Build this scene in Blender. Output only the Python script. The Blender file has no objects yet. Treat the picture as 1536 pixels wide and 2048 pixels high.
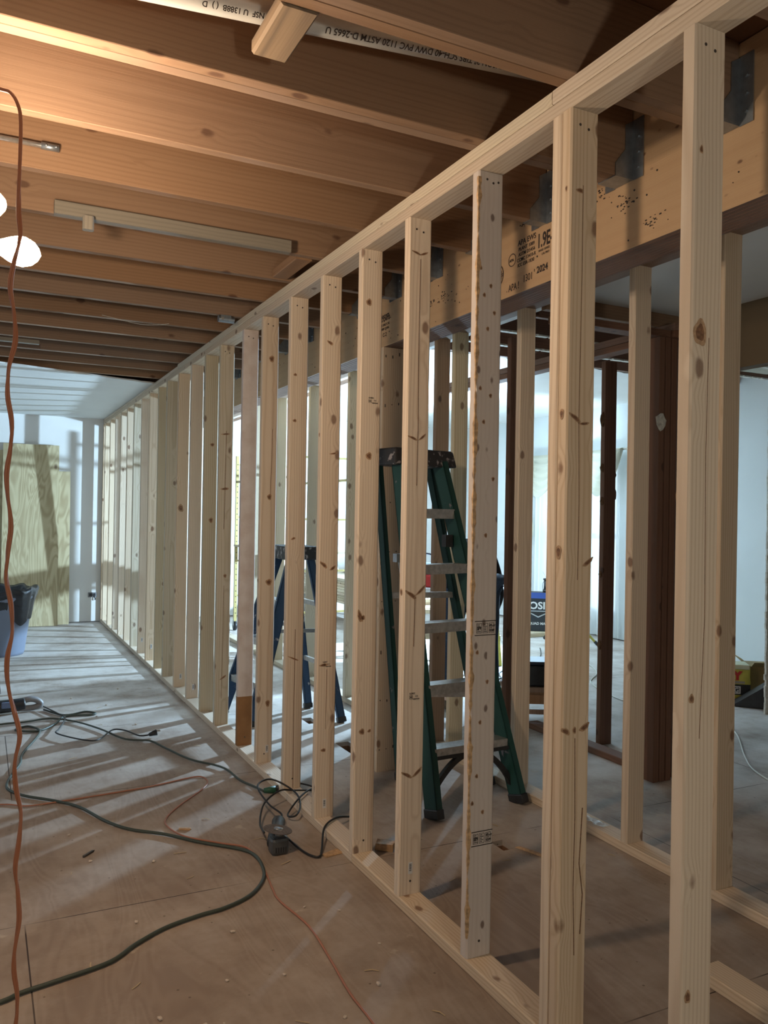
import bpy, bmesh, math, random
from mathutils import Vector, Matrix
random.seed(7)
SC = bpy.context.scene
COL = SC.collection
R = math.radians

# ------------------------------------------------------------ camera
cam_d = bpy.data.cameras.new('camera'); cam = bpy.data.objects.new('camera', cam_d); COL.objects.link(cam)
YAW, PITCH, ROLL, FPX, CH = 0.4604, 0.0032, 0.0171, 1624.63, 1.3573
F_ = Vector((math.sin(YAW)*math.cos(PITCH), math.cos(YAW)*math.cos(PITCH), math.sin(PITCH)))
R_ = Vector((math.cos(YAW), -math.sin(YAW), 0)); U_ = R_.cross(F_)
R2 = math.cos(ROLL)*R_ + math.sin(ROLL)*U_; U2 = -math.sin(ROLL)*R_ + math.cos(ROLL)*U_
M = Matrix((R2, U2, -F_)).transposed().to_4x4(); M.translation = Vector((0, 0, CH))
cam.matrix_world = M
cam_d.sensor_fit = 'VERTICAL'; cam_d.sensor_height = 24.0; cam_d.lens = 24.0*FPX/2048.0
cam_d.clip_start = 0.02
SC.camera = cam
# ------------------------------------------------------------ exposure
SC.view_settings.view_transform = 'Standard'; SC.view_settings.look = 'None'
SC.view_settings.gamma = 1.0; SC.view_settings.use_curve_mapping = False
SC.view_settings.exposure = 0.48
# ------------------------------------------------------------ world (pale daylight outside the curtained window)
W = bpy.data.worlds.new('world'); SC.world = W; W.use_nodes = True
W.node_tree.nodes['Background'].inputs[0].default_value = (0.62, 0.83, 1.0, 1)
W.node_tree.nodes['Background'].inputs[1].default_value = 2.6
# ------------------------------------------------------------ light levels
LED_W, LED_COL = 1750.0, (0.52, 0.77, 1.0)
BULB_E, BULB_COL = 345.0, (1.0, 0.76, 0.53)
BACK_W, BACK_COL = 30.0, (1.0, 0.96, 0.82)

# ============================================================ materials
MATS = {}
def newmat(name):
    m = bpy.data.materials.new(name); m.use_nodes = True
    nt = m.node_tree; b = nt.nodes['Principled BSDF']
    MATS[name] = m
    return m, nt, b
def plain(name, col, rough=0.6, metal=0.0, noise=0.0, nscale=30.0, bump=0.0, coat=0.0):
    m, nt, b = newmat(name)
    b.inputs['Roughness'].default_value = rough; b.inputs['Metallic'].default_value = metal
    b.inputs['Base Color'].default_value = (*col, 1)
    if coat: b.inputs['Coat Weight'].default_value = coat
    if noise or bump:
        tc = nt.nodes.new('ShaderNodeTexCoord'); n = nt.nodes.new('ShaderNodeTexNoise')
        n.inputs['Scale'].default_value = nscale; n.inputs['Detail'].default_value = 5
        nt.links.new(tc.outputs['Object'], n.inputs['Vector'])
        if noise:
            r = nt.nodes.new('ShaderNodeValToRGB')
            r.color_ramp.elements[0].position = .3; r.color_ramp.elements[1].position = .7
            r.color_ramp.elements[0].color = (*[max(0, c*(1-noise)) for c in col], 1)
            r.color_ramp.elements[1].color = (*[min(1, c*(1+noise)) for c in col], 1)
            nt.links.new(n.outputs['Fac'], r.inputs['Fac']); nt.links.new(r.outputs['Color'], b.inputs['Base Color'])
        if bump:
            bp = nt.nodes.new('ShaderNodeBump'); bp.inputs['Strength'].default_value = bump; bp.inputs['Distance'].default_value = .01
            nt.links.new(n.outputs['Fac'], bp.inputs['Height']); nt.links.new(bp.outputs['Normal'], b.inputs['Normal'])
    return m

def wood(name, base, ring, knot, rf=620.0, contrast=0.5, knots=0.6, vary=0.12, rough=0.75, ks=1.0, fibre=0.25):
    """solid wood in object space, grain along local Z"""
    m, nt, b = newmat(name); N = nt.nodes; L = nt.links
    def math_(op, a, c=None, clamp=False):
        n = N.new('ShaderNodeMath'); n.operation = op; n.use_clamp = clamp
        for i, v in enumerate((a, c)):
            if v is None: continue
            if isinstance(v, (int, float)): n.inputs[i].default_value = v
            else: L.new(v, n.inputs[i])
        return n.outputs[0]
    tc = N.new('ShaderNodeTexCoord'); oi = N.new('ShaderNodeObjectInfo')
    rnd = oi.outputs['Random']
    off = N.new('ShaderNodeCombineXYZ')
    L.new(math_('MULTIPLY', rnd, 37.0), off.inputs[0]); L.new(math_('MULTIPLY', rnd, 91.0), off.inputs[1]); L.new(math_('MULTIPLY', rnd, 53.0), off.inputs[2])
    P = tc.outputs['Object']
    def vadd(a, c):
        n = N.new('ShaderNodeVectorMath'); n.operation = 'ADD'; L.new(a, n.inputs[0]); L.new(c, n.inputs[1]); return n.outputs[0]
    def vmul(a, v):
        n = N.new('ShaderNodeVectorMath'); n.operation = 'MULTIPLY'; L.new(a, n.inputs[0]); n.inputs[1].default_value = v; return n.outputs[0]
    PO = vadd(P, off.outputs[0])
    # knots
    kv = N.new('ShaderNodeTexVoronoi'); kv.inputs['Scale'].default_value = 1.0
    nz = N.new('ShaderNodeTexNoise'); nz.inputs['Scale'].default_value = 40; nz.inputs['Detail'].default_value = 2
    L.new(P, nz.inputs['Vector'])
    L.new(vadd(vmul(PO, (13*ks, 13*ks, 7.5*ks)), vmul(nz.outputs['Color'], (.09, .09, .09))), kv.inputs['Vector'])
    sep = N.new('ShaderNodeSeparateColor'); L.new(kv.outputs['Color'], sep.inputs[0])
    on = math_('GREATER_THAN', sep.outputs[0], 1.0-knots)
    dk = kv.outputs['Distance']
    mr = N.new('ShaderNodeMapRange'); mr.inputs[1].default_value = .21; mr.inputs[2].default_value = .11
    mr.interpolation_type = 'SMOOTHSTEP'; L.new(dk, mr.inputs[0]); kfac = math_('MULTIPLY', mr.outputs[0], on)
    mr2 = N.new('ShaderNodeMapRange'); mr2.inputs[1].default_value = .50; mr2.inputs[2].default_value = .05
    mr2.interpolation_type = 'SMOOTHSTEP'; L.new(dk, mr2.inputs[0]); kwarp = math_('MULTIPLY', mr2.outputs[0], on)
    # rings around a pith outside the board
    n1 = N.new('ShaderNodeTexNoise'); n1.inputs['Scale'].default_value = 1.0; n1.inputs['Detail'].default_value = 2
    L.new(vmul(PO, (5, 5, 1.3)), n1.inputs['Vector'])
    sx = N.new('ShaderNodeSeparateXYZ'); L.new(P, sx.inputs[0])
    px_ = math_('ADD', sx.outputs[0], math_('MULTIPLY', math_('SUBTRACT', rnd, .5), .13))
    py_ = math_('ADD', sx.outputs[1], math_('ADD', math_('MULTIPLY', math_('FRACT', math_('MULTIPLY', rnd, 7.31)), .05), .015))
    dd = math_('SQRT', math_('ADD', math_('MULTIPLY', px_, px_), math_('MULTIPLY', py_, py_)))
    dd = math_('ADD', dd, math_('MULTIPLY', n1.outputs['Fac'], .035))
    dd = math_('ADD', dd, math_('MULTIPLY', kwarp, .014))
    rings = math_('ADD', math_('MULTIPLY', math_('SINE', math_('MULTIPLY', dd, rf)), .5), .5)
    rings = math_('POWER', rings, 2.2)
    # fibre streaks
    n2 = N.new('ShaderNodeTexNoise'); n2.inputs['Scale'].default_value = 1.0; n2.inputs['Detail'].default_value = 3
    L.new(vmul(PO, (260, 260, 5)), n2.inputs['Vector'])
    n3 = N.new('ShaderNodeTexNoise'); n3.inputs['Scale'].default_value = 1.0; n3.inputs['Detail'].default_value = 3
    L.new(vmul(PO, (9, 9, 1.0)), n3.inputs['Vector'])
    f = math_('ADD', math_('MULTIPLY', rings, contrast), math_('MULTIPLY', math_('SUBTRACT', n2.outputs['Fac'], .5), fibre), True)
    f = math_('ADD', f, math_('MULTIPLY', math_('SUBTRACT', n3.outputs['Fac'], .5), .55), True)
    mx = N.new('ShaderNodeMix'); mx.data_type = 'RGBA'
    mx.inputs[6].default_value = (*base, 1); mx.inputs[7].default_value = (*ring, 1); L.new(f, mx.inputs[0])
    mk = N.new('ShaderNodeMix'); mk.data_type = 'RGBA'; L.new(mx.outputs[2], mk.inputs[6]); mk.inputs[7].default_value = (*knot, 1)
    L.new(math_('MULTIPLY', kfac, .82), mk.inputs[0])
    # per board tone
    hs = N.new('ShaderNodeHueSaturation'); L.new(mk.outputs[2], hs.inputs['Color'])
    L.new(math_('ADD', math_('MULTIPLY', math_('FRACT', math_('MULTIPLY', rnd, 13.7)), vary*2), 1.0-vary), hs.inputs['Value'])
    L.new(math_('ADD', math_('MULTIPLY', math_('FRACT', math_('MULTIPLY', rnd, 5.9)), .28), .76), hs.inputs['Saturation'])
    L.new(hs.outputs[0], b.inputs['Base Color'])
    b.inputs['Roughness'].default_value = rough
    bp = N.new('ShaderNodeBump'); bp.inputs['Strength'].default_value = .25; bp.inputs['Distance'].default_value = .002
    L.new(n2.outputs['Fac'], bp.inputs['Height']); L.new(bp.outputs['Normal'], b.inputs['Normal'])
    m['hs'] = hs.name
    return m

PINE = wood('pine', (.65, .515, .37), (.46, .315, .185), (.17, .075, .035), rf=560, contrast=.5, knots=.35)
PINEG = wood('pine_greenish', (.58, .48, .33), (.40, .30, .16), (.16, .08, .04), rf=560, contrast=.5, knots=.40)
PINEW = wood('pine_whitish', (.60, .52, .46), (.47, .37, .30), (.12, .06, .04), rf=400, contrast=.25, knots=.4, ks=1.8)
OLDJ = wood('old_joist_wood', (.265, .152, .082), (.18, .092, .042), (.09, .035, .015), rf=420, contrast=.38, knots=.30, vary=.14, ks=.9)
OLDP = wood('old_red_wood', (.20, .095, .055), (.12, .052, .03), (.06, .025, .015), rf=420, contrast=.4, knots=.4, vary=.2)
ORPOST = wood('orange_post_wood', (.42, .22, .11), (.30, .13, .05), (.09, .035, .015), rf=420, contrast=.4, knots=.4)
LVL = wood('laminated_beam_wood', (.52, .32, .15), (.43, .24, .10), (.13, .05, .02), rf=150, contrast=.2, knots=.10, ks=2.0)
GREYB = wood('weathered_grey_wood', (.23, .20, .155), (.14, .12, .09), (.10, .07, .05), rf=500, contrast=.4, knots=.25)
DIRT = wood('stained_block_wood', (.27, .19, .12), (.10, .07, .05), (.06, .04, .03), rf=300, contrast=.6, knots=.2)

def plywood_mat(name, base, ring, scale=1.0):
    m, nt, b = newmat(name); N = nt.nodes; L = nt.links
    tc = N.new('ShaderNodeTexCoord')
    mp = N.new('ShaderNodeMapping'); mp.inputs['Scale'].default_value = (4.5*scale, 4.5*scale, .9*scale); L.new(tc.outputs['Object'], mp.inputs[0])
    n = N.new('ShaderNodeTexNoise'); n.inputs['Scale'].default_value = 1.0; n.inputs['Detail'].default_value = 3; n.inputs['Distortion'].default_value = .6
    L.new(mp.outputs[0], n.inputs['Vector'])
    a = N.new('ShaderNodeMath'); a.operation = 'MULTIPLY'; a.inputs[1].default_value = 95; L.new(n.outputs[0], a.inputs[0])
    s = N.new('ShaderNodeMath'); s.operation = 'SINE'; L.new(a.outputs[0], s.inputs[0])
    mrr = N.new('ShaderNodeMapRange'); mrr.inputs[1].default_value = -1; mrr.inputs[2].default_value = 1; L.new(s.outputs[0], mrr.inputs[0])
    big = N.new('ShaderNodeTexNoise'); big.inputs['Scale'].default_value = 2.2; L.new(tc.outputs['Object'], big.inputs['Vector'])
    mm = N.new('ShaderNodeMath'); mm.operation = 'MULTIPLY'; L.new(mrr.outputs[0], mm.inputs[0]); L.new(big.outputs[0], mm.inputs[1])
    mx = N.new('ShaderNodeMix'); mx.data_type = 'RGBA'; mx.inputs[6].default_value = (*base, 1); mx.inputs[7].default_value = (*ring, 1); L.new(mm.outputs[0], mx.inputs[0])
    kv = N.new('ShaderNodeTexVoronoi'); mp2 = N.new('ShaderNodeMapping'); mp2.inputs['Scale'].default_value = (5, 5, 3.2); L.new(tc.outputs['Object'], mp2.inputs[0])
    L.new(mp2.outputs[0], kv.inputs['Vector']); kv.inputs['Scale'].default_value = 1
    kr = N.new('ShaderNodeMapRange'); kr.inputs[1].default_value = .16; kr.inputs[2].default_value = .09; L.new(kv.outputs['Distance'], kr.inputs[0])
    mk = N.new('ShaderNodeMix'); mk.data_type = 'RGBA'; L.new(mx.outputs[2], mk.inputs[6]); mk.inputs[7].default_value = (.10, .045, .02, 1); L.new(kr.outputs[0], mk.inputs[0])
    L.new(mk.outputs[2], b.inputs['Base Color']); b.inputs['Roughness'].default_value = .75
    return m
PLY = plywood_mat('leaning_plywood', (.52, .44, .27), (.27, .19, .09))

def floor_mat():
    m, nt, b = newmat('plywood_subfloor'); N = nt.nodes; L = nt.links
    tc = N.new('ShaderNodeTexCoord'); P = tc.outputs['Object']
    mp = N.new('ShaderNodeMapping'); mp.inputs['Scale'].default_value = (5.0, .9, 1); mp.inputs['Rotation'].default_value = (0, 0, 0); L.new(P, mp.inputs[0])
    n = N.new('ShaderNodeTexNoise'); n.inputs['Scale'].default_value = 1; n.inputs['Detail'].default_value = 3; n.inputs['Distortion'].default_value = .7; L.new(mp.outputs[0], n.inputs['Vector'])
    a = N.new('ShaderNodeMath'); a.operation = 'MULTIPLY'; a.inputs[1].default_value = 85; L.new(n.outputs[0], a.inputs[0])
    s = N.new('ShaderNodeMath'); s.operation = 'SINE'; L.new(a.outputs[0], s.inputs[0])
    g = N.new('ShaderNodeMapRange'); g.inputs[1].default_value = -1; g.inputs[2].default_value = 1; g.inputs[4].default_value = .4; L.new(s.outputs[0], g.inputs[0])
    mx = N.new('ShaderNodeMix'); mx.data_type = 'RGBA'; mx.inputs[6].default_value = (.295, .225, .175, 1); mx.inputs[7].default_value = (.205, .148, .110, 1); L.new(g.outputs[0], mx.inputs[0])
    # plaster dust and stains
    d = N.new('ShaderNodeTexNoise'); d.inputs['Scale'].default_value = 1.6; d.inputs['Detail'].default_value = 8; d.inputs['Roughness'].default_value = .68; L.new(P, d.inputs['Vector'])
    dr = N.new('ShaderNodeMapRange'); dr.inputs[1].default_value = .44; dr.inputs[2].default_value = .68; dr.inputs[4].default_value = .75; L.new(d.outputs[0], dr.inputs[0])
    mx2 = N.new('ShaderNodeMix'); mx2.data_type = 'RGBA'; L.new(mx.outputs[2], mx2.inputs[6]); mx2.inputs[7].default_value = (.46, .385, .32, 1); L.new(dr.outputs[0], mx2.inputs[0])
    # patchy whitening of the floor colour, stronger to the far and right
    sx = N.new('ShaderNodeSeparateXYZ'); L.new(P, sx.inputs[0])
    ad = N.new('ShaderNodeMath'); ad.operation = 'ADD'; L.new(sx.outputs[1], ad.inputs[0])
    a2 = N.new('ShaderNodeMath'); a2.operation = 'MULTIPLY'; a2.inputs[1].default_value = .9; L.new(sx.outputs[0], a2.inputs[0]); L.new(a2.outputs[0], ad.inputs[1])
    fr = N.new('ShaderNodeMapRange'); fr.inputs[1].default_value = 4.2; fr.inputs[2].default_value = 6.6; L.new(ad.outputs[0], fr.inputs[0])
    d2 = N.new('ShaderNodeMapRange'); d2.inputs[1].default_value = .30; d2.inputs[2].default_value = .62; L.new(d.outputs[0], d2.inputs[0])
    fm = N.new('ShaderNodeMath'); fm.operation = 'MULTIPLY'; L.new(fr.outputs[0], fm.inputs[0]); L.new(d2.outputs[0], fm.inputs[1])
    mx3 = N.new('ShaderNodeMix'); mx3.data_type = 'RGBA'; L.new(mx2.outputs[2], mx3.inputs[6]); mx3.inputs[7].default_value = (.62, .59, .56, 1); L.new(fm.outputs[0], mx3.inputs[0])
    # dark specks
    v = N.new('ShaderNodeTexVoronoi'); v.inputs['Scale'].default_value = 14; L.new(P, v.inputs['Vector'])
    vr = N.new('ShaderNodeMapRange'); vr.inputs[1].default_value = .07; vr.inputs[2].default_value = .04; L.new(v.outputs['Distance'], vr.inputs[0])
    mx4 = N.new('ShaderNodeMix'); mx4.data_type = 'RGBA'; L.new(mx3.outputs[2], mx4.inputs[6]); mx4.inputs[7].default_value = (.10, .07, .05, 1)
    vm = N.new('ShaderNodeMath'); vm.operation = 'MULTIPLY'; vm.inputs[1].default_value = .7; L.new(vr.outputs[0], vm.inputs[0]); L.new(vm.outputs[0], mx4.inputs[0])
    w = N.new('ShaderNodeTexNoise'); w.inputs['Scale'].default_value = 5.5; w.inputs['Detail'].default_value = 6; w.inputs['Roughness'].default_value = .6; L.new(P, w.inputs['Vector'])
    wr = N.new('ShaderNodeMapRange'); wr.inputs[1].default_value = .66; wr.inputs[2].default_value = .70; wr.inputs[4].default_value = .6; L.new(w.outputs[0], wr.inputs[0])
    mx6 = N.new('ShaderNodeMix'); mx6.data_type = 'RGBA'; L.new(mx4.outputs[2], mx6.inputs[6]); mx6.inputs[7].default_value = (.50, .41, .32, 1); L.new(wr.outputs[0], mx6.inputs[0]); mx4 = mx6
    # sheet seams
    mp3 = N.new('ShaderNodeMapping'); mp3.inputs['Location'].default_value = (-.15, -2.885, 0); L.new(P, mp3.inputs[0])
    br = N.new('ShaderNodeTexBrick'); br.inputs['Scale'].default_value = 1; br.inputs['Brick Width'].default_value = 2.44; br.inputs['Row Height'].default_value = 1.22
    br.inputs['Mortar Size'].default_value = .0022; br.inputs['Mortar Smooth'].default_value = 0; br.offset = .5; L.new(mp3.outputs[0], br.inputs['Vector'])
    sn = N.new('ShaderNodeTexNoise'); sn.inputs['Scale'].default_value = 3; L.new(P, sn.inputs['Vector'])
    sr = N.new('ShaderNodeMapRange'); sr.inputs[1].default_value = .38; sr.inputs[2].default_value = .55; L.new(sn.outputs[0], sr.inputs[0])
    sm = N.new('ShaderNodeMath'); sm.operation = 'MULTIPLY'; L.new(br.outputs['Fac'], sm.inputs[0]); L.new(sr.outputs[0], sm.inputs[1])
    mx5 = N.new('ShaderNodeMix'); mx5.data_type = 'RGBA'; L.new(mx4.outputs[2], mx5.inputs[6]); mx5.inputs[7].default_value = (.05, .035, .03, 1); L.new(sm.outputs[0], mx5.inputs[0])
    L.new(mx5.outputs[2], b.inputs['Base Color']); b.inputs['Roughness'].default_value = .8; b.inputs['Specular IOR Level'].default_value = .3
    bp = N.new('ShaderNodeBump'); bp.inputs['Strength'].default_value = .3; bp.inputs['Distance'].default_value = .004; L.new(d.outputs[0], bp.inputs['Height']); L.new(bp.outputs['Normal'], b.inputs['Normal'])
    return m
FLOOR = floor_mat()
DRY = plain('drywall_paint', (.70, .69, .67), .85, noise=.03, nscale=2)
DRYR = plain('drywall_paint_cool', (.66, .70, .71), .85, noise=.03, nscale=2)
DRYC = plain('ceiling_paint', (.68, .68, .66), .9, noise=.03, nscale=3)
PLAST = plain('torn_plasterboard', (.62, .60, .54), .95, noise=.2, nscale=60, bump=.6)
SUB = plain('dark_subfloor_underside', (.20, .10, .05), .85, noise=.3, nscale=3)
PVC = plain('white_pvc', (.62, .61, .58), .35)
STEEL = plain('galvanised_steel', (.34, .38, .42), .42, .85, noise=.15, nscale=40)
ALU = plain('aluminium_step', (.50, .48, .46), .38, .75, noise=.2, nscale=50)
INK = plain('black_ink', (.035, .025, .022), .8)
NAIL = plain('nail_metal', (.07, .06, .055), .5, .4)
BLACK = plain('black_plastic', (.018, .019, .022), .45, noise=.3)
GREENF = plain('green_fibreglass', (.013, .105, .085), .4, noise=.3, nscale=25)
BLUEF = plain('blue_fibreglass', (.025, .10, .24), .4, noise=.3, nscale=20)
CAPM = plain('paint_splattered_cap', (.05, .05, .06), .6, noise=.0)
ORANGE = plain('orange_cord', (.42, .16, .08), .5)
RUST = plain('rust_orange_cord', (.36, .15, .09), .55)
GREENC = plain('dark_green_cord', (.045, .058, .045), .5)
BLACKC = plain('black_cord', (.012, .012, .013), .5)
BINM = plain('blue_grey_bin_plastic', (.17, .20, .27), .4)
BAGM = plain('black_bin_bag', (.012, .012, .016), .25, bump=.4, nscale=25)
YELL = plain('yellow_paper', (.62, .56, .10), .6, noise=.08, nscale=20)
RED = plain('red_print', (.50, .03, .025), .6)
WHITE = plain('white_print', (.72, .72, .72), .6)
CARD = plain('cardboard', (.33, .24, .11), .85, noise=.1)
YPIPE = plain('yellow_paint_metal', (.62, .56, .10), .4)
OCHRE = plain('ochre_painted_steel', (.40, .32, .12), .5)
JEANS = plain('dark_jeans', (.022, .04, .075), .9, noise=.3, nscale=60)
SHIRT = plain('black_shirt', (.010, .011, .014), .9)
SKIN = plain('skin', (.50, .30, .21), .5)
HAIR = plain('dark_hair', (.03, .02, .015), .6)
BOOT = plain('brown_boots', (.10, .06, .035), .7)
VAL = plain('cream_valance_cloth', (.62, .60, .50), .9)
INSUL = plain('glass_wool_paper', (.42, .32, .20), .95, noise=.4, nscale=18, bump=.8)
BLUEP = plain('blue_print', (.05, .20, .42), .7)
SOFF = plain('brown_soffit_paint', (.17, .125, .075), .9)
PORC = plain('white_porcelain', (.75, .72, .66), .3)
SHELL = plain('grey_plastic', (.22, .22, .23), .45)
# splattered ladder cap
def splat(name, base, spot, scale=28, thr=.52):
    m, nt, b = newmat(name); tc = nt.nodes.new('ShaderNodeTexCoord'); n = nt.nodes.new('ShaderNodeTexNoise')
    n.inputs['Scale'].default_value = scale; n.inputs['Detail'].default_value = 6; nt.links.new(tc.outputs['Object'], n.inputs['Vector'])
    r = nt.nodes.new('ShaderNodeMapRange'); r.inputs[1].default_value = thr; r.inputs[2].default_value = thr+.07; nt.links.new(n.outputs[0], r.inputs[0])
    mx = nt.nodes.new('ShaderNodeMix'); mx.data_type = 'RGBA'; mx.inputs[6].default_value = (*base, 1); mx.inputs[7].default_value = (*spot, 1)
    nt.links.new(r.outputs[0], mx.inputs[0]); nt.links.new(mx.outputs[2], b.inputs['Base Color']); b.inputs['Roughness'].default_value = .6
    return m
CAPM = splat('ladder_cap_splattered', (.03, .03, .035), (.34, .32, .33), 30, .56)
BLUEF = splat('blue_fibreglass_splattered', (.020, .055, .12), (.42, .42, .44), 22, .64)
GREENF = splat('green_fibreglass_splattered', (.010, .058, .050), (.36, .30, .33), 16, .68)
def barcode_mat():
    m, nt, b = newmat('barcode_label'); tc = nt.nodes.new('ShaderNodeTexCoord'); s = nt.nodes.new('ShaderNodeSeparateXYZ')
    nt.links.new(tc.outputs['Generated'], s.inputs[0])
    def M_(op, a, c):
        n = nt.nodes.new('ShaderNodeMath'); n.operation = op
        for i, v in enumerate((a, c)):
            if isinstance(v, (int, float)): n.inputs[i].default_value = v
            else: nt.links.new(v, n.inputs[i])
        return n.outputs[0]
    w = nt.nodes.new('ShaderNodeTexNoise'); w.noise_dimensions = '1D'; w.inputs['Scale'].default_value = 14; w.inputs['Detail'].default_value = 4
    nt.links.new(s.outputs[2], w.inputs['W'])
    bars = M_('GREATER_THAN', w.outputs[0], .49)
    cx = M_('LESS_THAN', M_('ABSOLUTE', M_('SUBTRACT', s.outputs[0], .5), 0), .27)
    cz = M_('LESS_THAN', M_('ABSOLUTE', M_('SUBTRACT', s.outputs[2], .55), 0), .36)
    f = M_('MULTIPLY', M_('MULTIPLY', bars, cx), cz)
    mx = nt.nodes.new('ShaderNodeMix'); mx.data_type = 'RGBA'; mx.inputs[6].default_value = (.62, .62, .62, 1); mx.inputs[7].default_value = (.02, .02, .03, 1)
    nt.links.new(f, mx.inputs[0]); nt.links.new(mx.outputs[2], b.inputs['Base Color'])
    return m
BARC = barcode_mat()
def emis(name, col, s):
    m = bpy.data.materials.new(name); m.use_nodes = True; nt = m.node_tree; nt.nodes.clear()
    e = nt.nodes.new('ShaderNodeEmission'); e.inputs[0].default_value = (*col, 1); e.inputs[1].default_value = s
    o = nt.nodes.new('ShaderNodeOutputMaterial'); nt.links.new(e.outputs[0], o.inputs[0]); return m
BULB = emis('lit_bulb_glass', BULB_COL, BULB_E)
LEDM = emis('lit_led_panel', LED_COL, 30.0)
def cloth(name, col, transp=.25):
    m = bpy.data.materials.new(name); m.use_nodes = True; nt = m.node_tree; nt.nodes.clear()
    d = nt.nodes.new('ShaderNodeBsdfDiffuse'); t = nt.nodes.new('ShaderNodeBsdfTranslucent'); x = nt.nodes.new('ShaderNodeBsdfTransparent')
    d.inputs[0].default_value = (*col, 1); t.inputs[0].default_value = (*col, 1)
    a = nt.nodes.new('ShaderNodeMixShader'); a.inputs[0].default_value = .5; nt.links.new(d.outputs[0], a.inputs[1]); nt.links.new(t.outputs[0], a.inputs[2])
    c = nt.nodes.new('ShaderNodeMixShader'); c.inputs[0].default_value = transp; nt.links.new(a.outputs[0], c.inputs[1]); nt.links.new(x.outputs[0], c.inputs[2])
    o = nt.nodes.new('ShaderNodeOutputMaterial'); nt.links.new(c.outputs[0], o.inputs[0]); return m
SHEER = cloth('sheer_curtain_cloth', (.80, .82, .82), .22)
VALC = cloth('cream_swag_cloth', (.66, .64, .53), .02)
def glass():
    m, nt, b = newmat('window_glass'); b.inputs['Transmission Weight'].default_value = 1; b.inputs['Roughness'].default_value = 0; b.inputs['IOR'].default_value = 1.0
    return m
GLASS = glass()

# ============================================================ helpers
def tag(o, label=None, cat=None, group=None, kind=None):
    if label: o['label'] = label
    if cat: o['category'] = cat
    if group: o['group'] = group
    if kind: o['kind'] = kind
    return o
def obj(name, bm, mat, parent=None, smooth=False, loc=None):
    me = bpy.data.meshes.new(name); bm.normal_update(); bm.to_mesh(me); bm.free()
    if mat: me.materials.append(mat)
    if smooth:
        for p in me.polygons: p.use_smooth = True
    o = bpy.data.objects.new(name, me); COL.objects.link(o)
    if parent: o.parent = parent
    if loc: o.location = loc
    return o
def empty(name, loc=(0, 0, 0), rz=0):
    o = bpy.data.objects.new(name, None); COL.objects.link(o); o.location = loc; o.rotation_euler = (0, 0, rz); o.empty_display_size = .1
    return o
def addbox(bm, lo, hi, mat4=None):
    lo = Vector(lo); hi = Vector(hi); c = (lo+hi)/2; s = hi-lo
    m = Matrix.Translation(c) @ Matrix.Diagonal((s.x, s.y, s.z, 1))
    if mat4 is not None: m = mat4 @ m
    return bmesh.ops.create_cube(bm, size=1, matrix=m)['verts']
def addcyl(bm, p0, p1, r0, r1=None, seg=16, caps=True):
    p0 = Vector(p0); p1 = Vector(p1); d = p1-p0
    m = Matrix.Translation((p0+p1)/2) @ d.to_track_quat('Z', 'Y').to_matrix().to_4x4()
    return bmesh.ops.create_cone(bm, cap_ends=caps, segments=seg, radius1=r0, radius2=r0 if r1 is None else r1, depth=d.length, matrix=m)['verts']
def addbar(bm, p0, p1, w, t, up=(0, 0, 1)):
    """rectangular bar from p0 to p1; w across, t along 'up'"""
    p0 = Vector(p0); p1 = Vector(p1); d = (p1-p0); z = d.normalized(); u = Vector(up); x = u.cross(z).normalized(); y = z.cross(x)
    m = Matrix((x, y, z)).transposed().to_4x4(); m.translation = (p0+p1)/2
    return addbox(bm, (-w/2, -t/2, -d.length/2), (w/2, t/2, d.length/2), m)
def bevel_all(bm, w=.004, seg=2):
    bmesh.ops.bevel(bm, geom=list(bm.edges), offset=w, segments=seg, affect='EDGES', profile=.5)
def board(name, lo, hi, axis, mat, label=None, cat=None, group=None, bev=.003, bow=0.0, parent=None, kind=None, seg=8):
    """a length of lumber between world corners; its mesh runs along local Z"""
    lo = Vector(lo); hi = Vector(hi); c = (lo+hi)/2; s = hi-lo
    if axis == 'Z': loc_s = (s.x, s.y, s.z); rot = (0, 0, 0)
    elif axis == 'Y': loc_s = (s.x, s.z, s.y); rot = (R(-90), 0, 0)
    else: loc_s = (s.z, s.y, s.x); rot = (0, R(90), 0)
    bm = bmesh.new(); hx, hy, hz = [v/2 for v in loc_s]
    rings = []
    ph = random.random()*6.28; ax = random.uniform(-1, 1)*bow; ay = random.uniform(-1, 1)*bow
    corners = [(-hx+bev, -hy), (hx-bev, -hy), (hx, -hy+bev), (hx, hy-bev), (hx-bev, hy), (-hx+bev, hy), (-hx, hy-bev), (-hx, -hy+bev)]
    n = seg if bow else 1
    for i in range(n+1):
        t = i/n; k = math.sin(math.pi*t)
        rings.append([bm.verts.new((x+ax*k, y, -hz+2*hz*t)) for x, y in corners])
    for a, b_ in zip(rings, rings[1:]):
        for j in range(8): bm.faces.new((a[j], a[(j+1) % 8], b_[(j+1) % 8], b_[j]))
    bm.faces.new(list(reversed(rings[0]))); bm.faces.new(rings[-1])
    o = obj(name, bm, mat, parent); o.location = c; o.rotation_euler = rot
    return tag(o, label, cat, group, kind)
def spline(pts, n=8):
    P = [Vector(p) for p in pts]; out = []
    for i in range(len(P)-1):
        p0 = P[max(0, i-1)]; p1 = P[i]; p2 = P[i+1]; p3 = P[min(len(P)-1, i+2)]
        for k in range(n):
            t = k/n
            out.append(.5*((2*p1)+(-p0+p2)*t+(2*p0-5*p1+4*p2-p3)*t*t+(-p0+3*p1-3*p2+p3)*t**3))
    out.append(P[-1]); return out
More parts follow.
